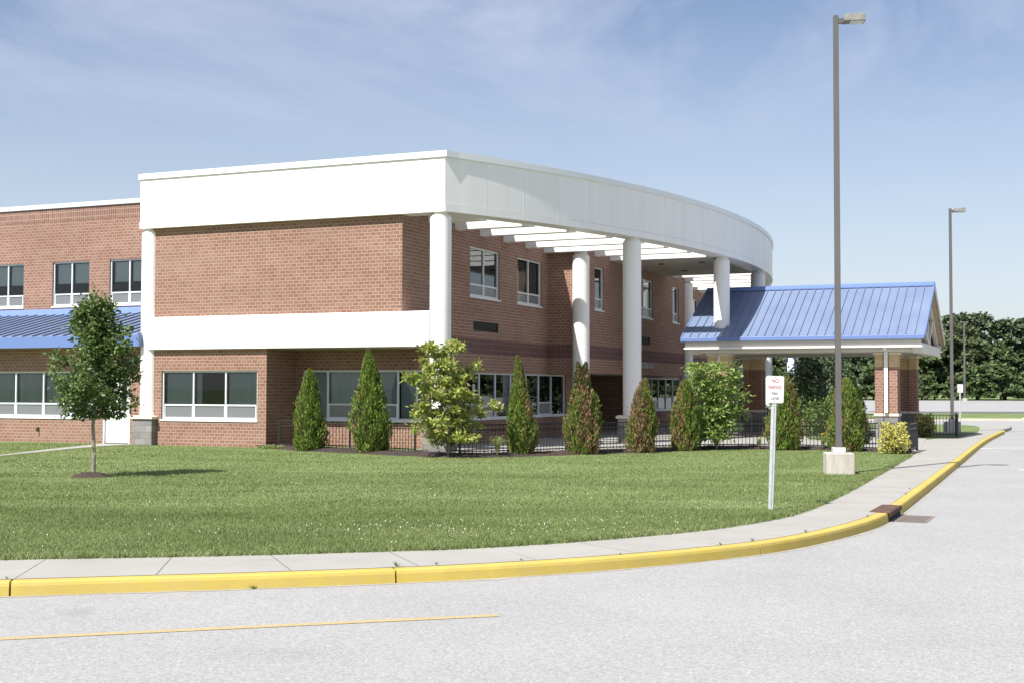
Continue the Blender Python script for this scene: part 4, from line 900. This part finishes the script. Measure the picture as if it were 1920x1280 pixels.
# young street tree in the lawn
def young_tree():
    x, y = -8.25, 25.66; r = empty('young_tree', (x, y, 0), 0, label='young oval crowned tree with a slim trunk in a mulch ring on the lawn', cat='tree')
    b = MB(); tr = [(0,0,0), (.01,0,.5), (-.02,0,1.0), (.0,0,1.35), (-.02,.01,2.0), (.0,0,2.8), (.0,0,3.55)]; b.tube(tr, [.042,.036,.033,.030,.024,.016,.006], 10); rnd = random.Random(5); tips = []
    for k in range(150):
        t = rnd.random(); z = 1.12+2.2*t; a = rnd.uniform(0, 6.28); env = .72*min(1, .70+t*2)*(1 if t < .45 else 1-.62*((t-.45)/.55)**1.1)
        L = env*rnd.uniform(.45, 1.2); p0 = Vector((0,0,z)); p1 = p0+Vector((math.cos(a)*L, math.sin(a)*L, L*rnd.uniform(-.05, .6))); pm = (p0+p1)/2; b.tube([p0, pm, p1], [.010,.007,.003], 4)
        tips += [(p1, .13)]*(2 if rnd.random() < .5 else 1)+[(pm, .14)]
    tips += [(Vector((.62,0,2.62)), .12), (Vector((.75,0,2.35)), .10), (Vector((.7,0,1.95)), .12), (Vector((.02,0,3.62)), .10), (Vector((-.2,0,3.5)), .12), (Vector((.25,0,3.45)), .12), (Vector((.66,0,2.9)), .07)]
    b.build('trunk', 'bark', r, smooth=True)
    N = 12000; k = rng.integers(0, len(tips), N); C = np.array([tuple(t[0]) for t in tips])[k]; S = np.array([t[1] for t in tips])[k]
    P = C+rng.normal(size=(N, 3))*S[:, None]*.62; P[:, 2] = np.maximum(P[:, 2], 1.10+rng.random(N)*.1)
    D = (P-C)*1.5+rng.normal(size=(N, 3))*.12+[0,0,-.05]; Nn = unit(N)+[-.3,-.4,.7]
    leaves_mesh('crown', P, D, Nn, rng.uniform(.06, .115, N), rng.uniform(.035, .065, N), ['pear'], None, r)
    # a few gold leaved suckers beside the trunk
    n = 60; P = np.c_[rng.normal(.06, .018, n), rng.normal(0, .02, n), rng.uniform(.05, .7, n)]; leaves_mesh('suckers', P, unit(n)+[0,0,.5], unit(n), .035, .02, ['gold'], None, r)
    m = MB(); n = 28; V = [(-.05,0,.105)]
    for j in range(1, 6):
        for k in range(n):
            a = 2*math.pi*k/n; q = j/5*(1+.08*math.sin(3*a+1)+.05*math.sin(7*a)); V.append((-.05+q*.42*math.cos(a), q*.40*math.sin(a), .10*(1-(j/5)**2)+.012*mnoise.noise(Vector((j*2., k*1.3, 0)))-(.01 if j == 5 else 0)))
    m.v = V
    for k in range(n): m.f.append((0, 1+k, 1+(k+1) % n)); m.m.append(0)
    for j in range(4):
        for k in range(n): a = 1+j*n+k; c = 1+j*n+(k+1) % n; m.f.append((a, a+n, c+n, c)); m.m.append(0)
    mo = m.build('mulch_ring', 'mulch', None, origin=(0,0,0), smooth=True); mo.location = (x, y, 0); struct(mo)
young_tree()

def mound(name, loc, H, rx, N, L, Wd, mat, label, cat, core=True, seed=0, horns=True):
    r = empty(name, loc, 0, label=label, cat=cat); d = unit(N); d[:, 2] = np.abs(d[:, 2])
    k = 1+.18*np.sin(d[:, 0]*7+seed)+.14*np.sin(d[:, 1]*9+seed*2)
    P = d*np.array([rx, rx, H*.55])*k[:, None]*(1-np.abs(rng.normal(0, .16, N)))[:, None]+[0,0,H*.28]; lo = rng.random(N) < .35; P[lo, 2] = rng.uniform(.04, H*.4, lo.sum())
    if horns:
        for hx, q in ((-rx*.62, .17), (rx*.58, .15)): s = rng.random(N) < q; P[s] = np.c_[rng.normal(hx, rx*.17, s.sum()), rng.normal(0, rx*.2, s.sum()), rng.uniform(H*.5, H*1.0, s.sum())]
    D = d+rng.normal(size=(N, 3))*.5+[0,0,.4]; leaves_mesh('foliage', P, D, unit(N)+d, L*rng.uniform(.7, 1.3, N), Wd, [mat], None, r)
    if core: b = MB(); b.lathe([(rx*.5, .02), (rx*.68, H*.25), (rx*.55, H*.5), (rx*.2, H*.68)], 12); b.build('branch_core', 'arb_core', r, smooth=True)
    return r
mound('golden_shrub', (10.45, 35.55, 0), .86, .36, 2600, .075, .04, 'gold', 'golden yellow shrub at the gate end of the front fence', 'shrub', seed=2)
q = at(1763, 806, 0); mound('golden_shrub', (15.55, 48.9, 0), 1.0, .42, 2000, .08, .05, 'gold', 'gold and green shrub behind the fence beyond the canopy', 'shrub', seed=5, horns=False)
mound('dark_shrub', (11.2, 45.3, 0), 1.9, .95, 3600, .11, .06, 'pear', 'dark leafy shrub in the shade under the canopy', 'shrub', seed=7, horns=False)
mound('low_shrub', (5.05, 37.6, 0), .42, .22, 500, .06, .03, 'magnolia_green', 'low green shrub at the foot of the rounded bush', 'shrub', seed=8, horns=False, core=False)
mound('ground_cover_plant', (-6.95, 37.7, 0), .13, .42, 700, .05, .03, 'reed', 'pale low plant beside the brick corner at the bed edge', 'plant', seed=3, horns=False, core=False)
def reeds(loc, H, n, spread, label, name='ornamental_grass', flower=False, mat='reed'):
    r = empty(name, loc, 0, label=label, cat='plant'); b = MB()
    for k in range(n):
        a = random.uniform(0, 6.28); L = spread*random.uniform(.3, 1); h = H*random.uniform(.6, 1.05); w = .008; x, y = math.cos(a), math.sin(a); pr = None
        for j in range(5):
            t = j/4; c = Vector((x*L*t**1.6, y*L*t**1.6, h*(1-(1-t)**1.8)*(1-.28*t**4))); s = Vector((-y, x, 0))*w*(1-t*.85)
            if pr: b.quad([pr[0], pr[1], c+s, c-s])
            pr = (c-s, c+s)
    b.build('blades', mat, r)
    if flower:
        f_ = MB()
        for x, y, z in ((.12,-.05,H*.98), (.0,.05,H*.85)): f_.lathe([(.0, z), (.05, z+.02), (.06, z+.05)], 7, (x, y))
        f_.build('flower', 'petal', r)
reeds((-.37, 33.35, .03), .62, 150, .42, 'arching tuft of ornamental grass left of the brown flecked arborvitae')
reeds((7.2, 37.9, .04), .42, 50, .30, 'small tufted lily plant in the bed left of the sign', 'lily_plant')
reeds((9.0, 37.6, .04), .46, 60, .34, 'lily plant with a yellow flower in the bed', 'lily_plant', True)
# weeds in the kerb joints
proto = None
for k, (x, y, s) in enumerate([(-2.42,12.24,1.0), (-1.13,12.83,1.3), (-.75,12.98,.7), (.1,13.3,.6), (1.15,13.8,.5), (2.35,14.66,.8), (2.78,15.05,.9), (3.6,15.95,.9), (4.9,17.95,.7), (6.6,21.8,.8), (7.0,22.9,.7), (-4.62,11.95,.6)]):
    if proto is None:
        proto = MB()
        for j in range(22):
            a = random.uniform(0, 6.28); L = random.uniform(.03, .10); h = random.uniform(.03, .09); c = Vector((math.cos(a)*L, math.sin(a)*L, h)); s_ = Vector((-math.sin(a), math.cos(a), 0))*.005
            proto.quad([-s_, s_, c*.6+Vector((0,0,.015))+s_*.8, c*.6+Vector((0,0,.015))-s_*.8]); proto.quad([c*.6+Vector((0,0,.015))-s_*.8, c*.6+Vector((0,0,.015))+s_*.8, c])
        proto = proto.build('weed_tuft', 'blade'); o = proto
        tag(proto, 'tiny tuft of weeds growing in the kerb or pavement joint', 'weed', 'weeds along the kerb')
    else: o = proto.copy(); COL.objects.link(o)
    o.location = (x, y, .004 if k else -.128); o.scale = (s*.6, s*.6, s*.5); o.rotation_euler = (0, 0, k*1.1)

# ================================================================== WOODS
def wood_tree(H, Rr, mat, seed, N=3800):
    rnd = random.Random(seed); r = empty('woodland_tree', (0,0,0), 0, cat='tree', group='trees beyond the parking lot'); b = MB()
    b.tube([(0,0,-.3), (rnd.uniform(-.3, .3), 0, H*.4), (rnd.uniform(-.5, .5), 0, H*.85)], [.22, .15, .05], 7); C = []
    for k in range(44):
        t = rnd.random()**.9; z = H*(.07+.89*t); a = rnd.uniform(0, 6.28); env = Rr*(1-.72*max(0, t-.25)**1.3/.75)*rnd.uniform(.25, 1.0); c = Vector((math.cos(a)*env, math.sin(a)*env, z)); C.append((c, Rr*rnd.uniform(.20, .38)))
        if k % 3 == 0: b.tube([(0,0,z*.75), (c+Vector((0,0,z*.8)))/2, c], [.08,.05,.02], 5)
    b.build('trunk', 'bark_dark', r)
    k = rng.integers(0, len(C), N); P0 = np.array([tuple(c[0]) for c in C])[k]; S = np.array([c[1] for c in C])[k]; d = unit(N); d[:, 2] = np.where(d[:, 2] < -.2, -d[:, 2]*.5, d[:, 2])
    P = P0+d*(S*rng.uniform(.6, 1.15, N))[:, None]*[1,1,.72]
    leaves_mesh('crown', P, d+unit(N)*.8, d+unit(N)*.5+[0,0,.3], rng.uniform(.45, 1.05, N), rng.uniform(.35, .7, N), [mat], None, r)
    return r
protos = [(wood_tree(14.2, 4.6, 'wood_a', 1), 'dark green broadleaf tree in the wood edge'), (wood_tree(13.0, 5.0, 'wood_b', 2), 'olive green broadleaf tree in the wood edge'), (wood_tree(12.2, 3.8, 'wood_c', 3), 'mixed green narrow tree in the wood edge'), (wood_tree(6.2, 3.6, 'wood_c', 4, 2600), 'low bright green tree at the foot of the wood')]
first = [True]*4; rnd = random.Random(3); k = 0
rows = [(242, 8.0, 1.0, (0, 1, 2)), (249, 7.0, 1.06, (0, 1, 0)), (236, 6.0, .95, (3, 3, 3)), (257, 7.5, 1.12, (1, 0, 2))]
for Y, sp_, sc_, kinds in rows:
    x = 22+rnd.uniform(0, 5)
    while x < 150:
        q = kinds[rnd.randrange(3)]; pr, lab = protos[q]
        if first[q]: o = pr; first[q] = False
        else: o = copy_tree(pr)
        s = .90*sc_*rnd.uniform(.70, 1.20); o.location = (x, Y+rnd.uniform(-2.5, 2.5), -.15); o.scale = (s*rnd.uniform(.9, 1.2), s, s); o.rotation_euler = (0, 0, rnd.uniform(0, 6.28)); o['label'] = lab
        x += sp_*rnd.uniform(.55, .95)
N = 16000; x = rng.uniform(152, 380, N); y = 243+rng.normal(0, 4, N)-.05*(x-152); top = 12.5+1.6*pn(x, y, .16, 3)+1.0*pn(x, y, .5, 5); z = top*rng.random(N)**.75
o = leaves_mesh('woods', np.c_[x, y, z], unit(N), unit(N)+[0,-.4,.4], rng.uniform(1.3, 2.6, N), rng.uniform(1.0, 1.9, N), ['wood_a'], None, None); o['kind'] = 'stuff'
# shady trees just behind the canopy
def shade_tree(x, y, H, Rr, label, mat='wood_a', N=5200):
    r = empty('shade_tree', (x, y, 0), 0, label=label, cat='tree'); b = MB(); b.tube([(0,0,-.1), (.05,0,H*.4), (0,0,H*.9)], [.11,.08,.03], 8); C = []
    rnd = random.Random(int(x*10))
    for k in range(34):
        t = rnd.random(); z = .45+(H-.6)*t; a = rnd.uniform(0, 6.28); e = Rr*(1-.75*t)*rnd.uniform(.3, 1); c = Vector((math.cos(a)*e, math.sin(a)*e, z)); C.append((c, Rr*.26)); b.tube([(0,0,z*.85), c], [.03,.01], 4)
    b.build('trunk', 'bark_dark', r); k = rng.integers(0, len(C), N); P0 = np.array([tuple(c[0]) for c in C])[k]; P = P0+rng.normal(size=(N, 3))*Rr*.17
    leaves_mesh('crown', P, unit(N)+[0,0,.3], unit(N), rng.uniform(.12, .24, N), rng.uniform(.07, .13, N), [mat], None, r)
shade_tree(14.3, 60.5, 4.6, 1.75, 'dark dense tree behind the canopy, right of the sign')
shade_tree(11.4, 61.5, 4.2, 1.3, 'smaller dark tree behind the canopy, seen above the sign')

# ================================================================== LIGHT, SKY, CAMERA
SUN_AZ = R(225); EL = R(52)          # compass-like: direction towards the sun is (sin az, cos az)
sd = Vector((-.665*math.cos(EL), -.747*math.cos(EL), math.sin(EL))).normalized()
sun = bpy.data.lights.new('sun', 'SUN'); sun.energy = 5.0; sun.angle = R(.53); sun.color = (1, .965, .91)
so = bpy.data.objects.new('sun', sun); COL.objects.link(so); so.rotation_euler = (-sd).to_track_quat('-Z', 'Y').to_euler(); so.location = (-20, -20, 30)
wd = bpy.data.worlds.new('World'); sc.world = wd; wd.use_nodes = True; n = wd.node_tree.nodes; l = wd.node_tree.links; bg = n['Background']
sky = n.new('ShaderNodeTexSky'); sky.sky_type = 'NISHITA'; sky.sun_disc = False; sky.sun_elevation = EL; sky.sun_rotation = math.atan2(sd.x, sd.y); sky.altitude = 50; sky.air_density = 1.0; sky.dust_density = 1.2; sky.ozone_density = 2.0
tc = n.new('ShaderNodeTexCoord'); sp_ = n.new('ShaderNodeSeparateXYZ'); l.new(tc.outputs['Generated'], sp_.inputs[0])
def mth(op, a, b_=None, clamp=False):
    m = n.new('ShaderNodeMath'); m.operation = op; m.use_clamp = clamp
    for i, x in enumerate((a, b_)):
        if x is None: continue
        if isinstance(x, (int, float)): m.inputs[i].default_value = x
        else: l.new(x, m.inputs[i])
    return m.outputs[0]
zc = mth('MAXIMUM', sp_.outputs[2], .02); zz = mth('ADD', zc, .06)
cx = mth('DIVIDE', sp_.outputs[0], zz); cy = mth('DIVIDE', sp_.outputs[1], zz)
cb_ = n.new('ShaderNodeCombineXYZ'); l.new(cx, cb_.inputs[0]); l.new(cy, cb_.inputs[1])
mp = n.new('ShaderNodeMapping'); mp.inputs['Scale'].default_value = (.75, .42, 1); mp.inputs['Rotation'].default_value = (0,0,R(-62)); mp.inputs['Location'].default_value = (1.3,4.2,0); l.new(cb_.outputs[0], mp.inputs[0])
t1 = n.new('ShaderNodeTexNoise'); t1.inputs['Scale'].default_value = 1.0; t1.inputs['Detail'].default_value = 9; t1.inputs['Roughness'].default_value = .62; t1.inputs['Distortion'].default_value = 1.3; l.new(mp.outputs[0], t1.inputs[0])
r1 = n.new('ShaderNodeValToRGB'); r1.color_ramp.elements[0].position = .40; r1.color_ramp.elements[1].position = .68; l.new(t1.outputs[0], r1.inputs[0])
hi = mth('MULTIPLY', mth('SUBTRACT', sp_.outputs[2], .17), 9.0, True)       # only the upper air carries cirrus
fac = mth('MULTIPLY', mth('MULTIPLY', r1.outputs[0], hi), .62)
tn = n.new('ShaderNodeMixRGB'); tn.blend_type = 'MULTIPLY'; tn.inputs[0].default_value = 1; l.new(sky.outputs[0], tn.inputs[1]); tn.inputs[2].default_value = (1.03,.975,1.01,1)
hz = mth('MULTIPLY', mth('SUBTRACT', 1.0, mth('MULTIPLY', zc, 3.2), True), .62)
veil = n.new('ShaderNodeMixRGB'); l.new(hz, veil.inputs[0]); l.new(tn.outputs[0], veil.inputs[1]); veil.inputs[2].default_value = (6.3,6.9,7.5,1)
mx = n.new('ShaderNodeMixRGB'); l.new(fac, mx.inputs[0]); l.new(veil.outputs[0], mx.inputs[1]); mx.inputs[2].default_value = (6.6,6.9,7.9,1)
l.new(mx.outputs[0], bg.inputs[0]); bg.inputs[1].default_value = .082

dg = bpy.context.evaluated_depsgraph_get(); bpy.context.view_layer.update()
for t in [o for o in list(bpy.data.objects) if o.type == 'FONT']:
    me = bpy.data.meshes.new_from_object(t.evaluated_get(dg)); o = bpy.data.objects.new('lettering', me); COL.objects.link(o)
    o.parent = t.parent; o.location = t.location; o.rotation_euler = t.rotation_euler; o.scale = t.scale; bpy.data.objects.remove(t)
cd = bpy.data.cameras.new('camera'); cd.sensor_width = 36; cd.lens = 36*2432.74/1920; cd.clip_end = 6000; cd.clip_start = .1
co = bpy.data.objects.new('camera', cd); COL.objects.link(co); sc.camera = co
p_, r_ = .0362, -.0021; cp, sp2, cr, sr = math.cos(p_), math.sin(p_), math.cos(r_), math.sin(r_)
Rx = Vector((1,0,0)); Up = Vector((0,-sp2,cp)); Fw = Vector((0,cp,sp2)); right = Rx*cr-Up*sr; upv = Rx*sr+Up*cr
mt = Matrix((right, upv, -Fw)).transposed().to_4x4(); mt.translation = (0,0,1.75); co.matrix_world = mt
vs = sc.view_settings; vs.view_transform = 'Standard'; vs.look = 'None'; vs.exposure = .68; vs.gamma = 1; vs.use_curve_mapping = False
sc.cycles.max_bounces = 7; sc.cycles.transparent_max_bounces = 8
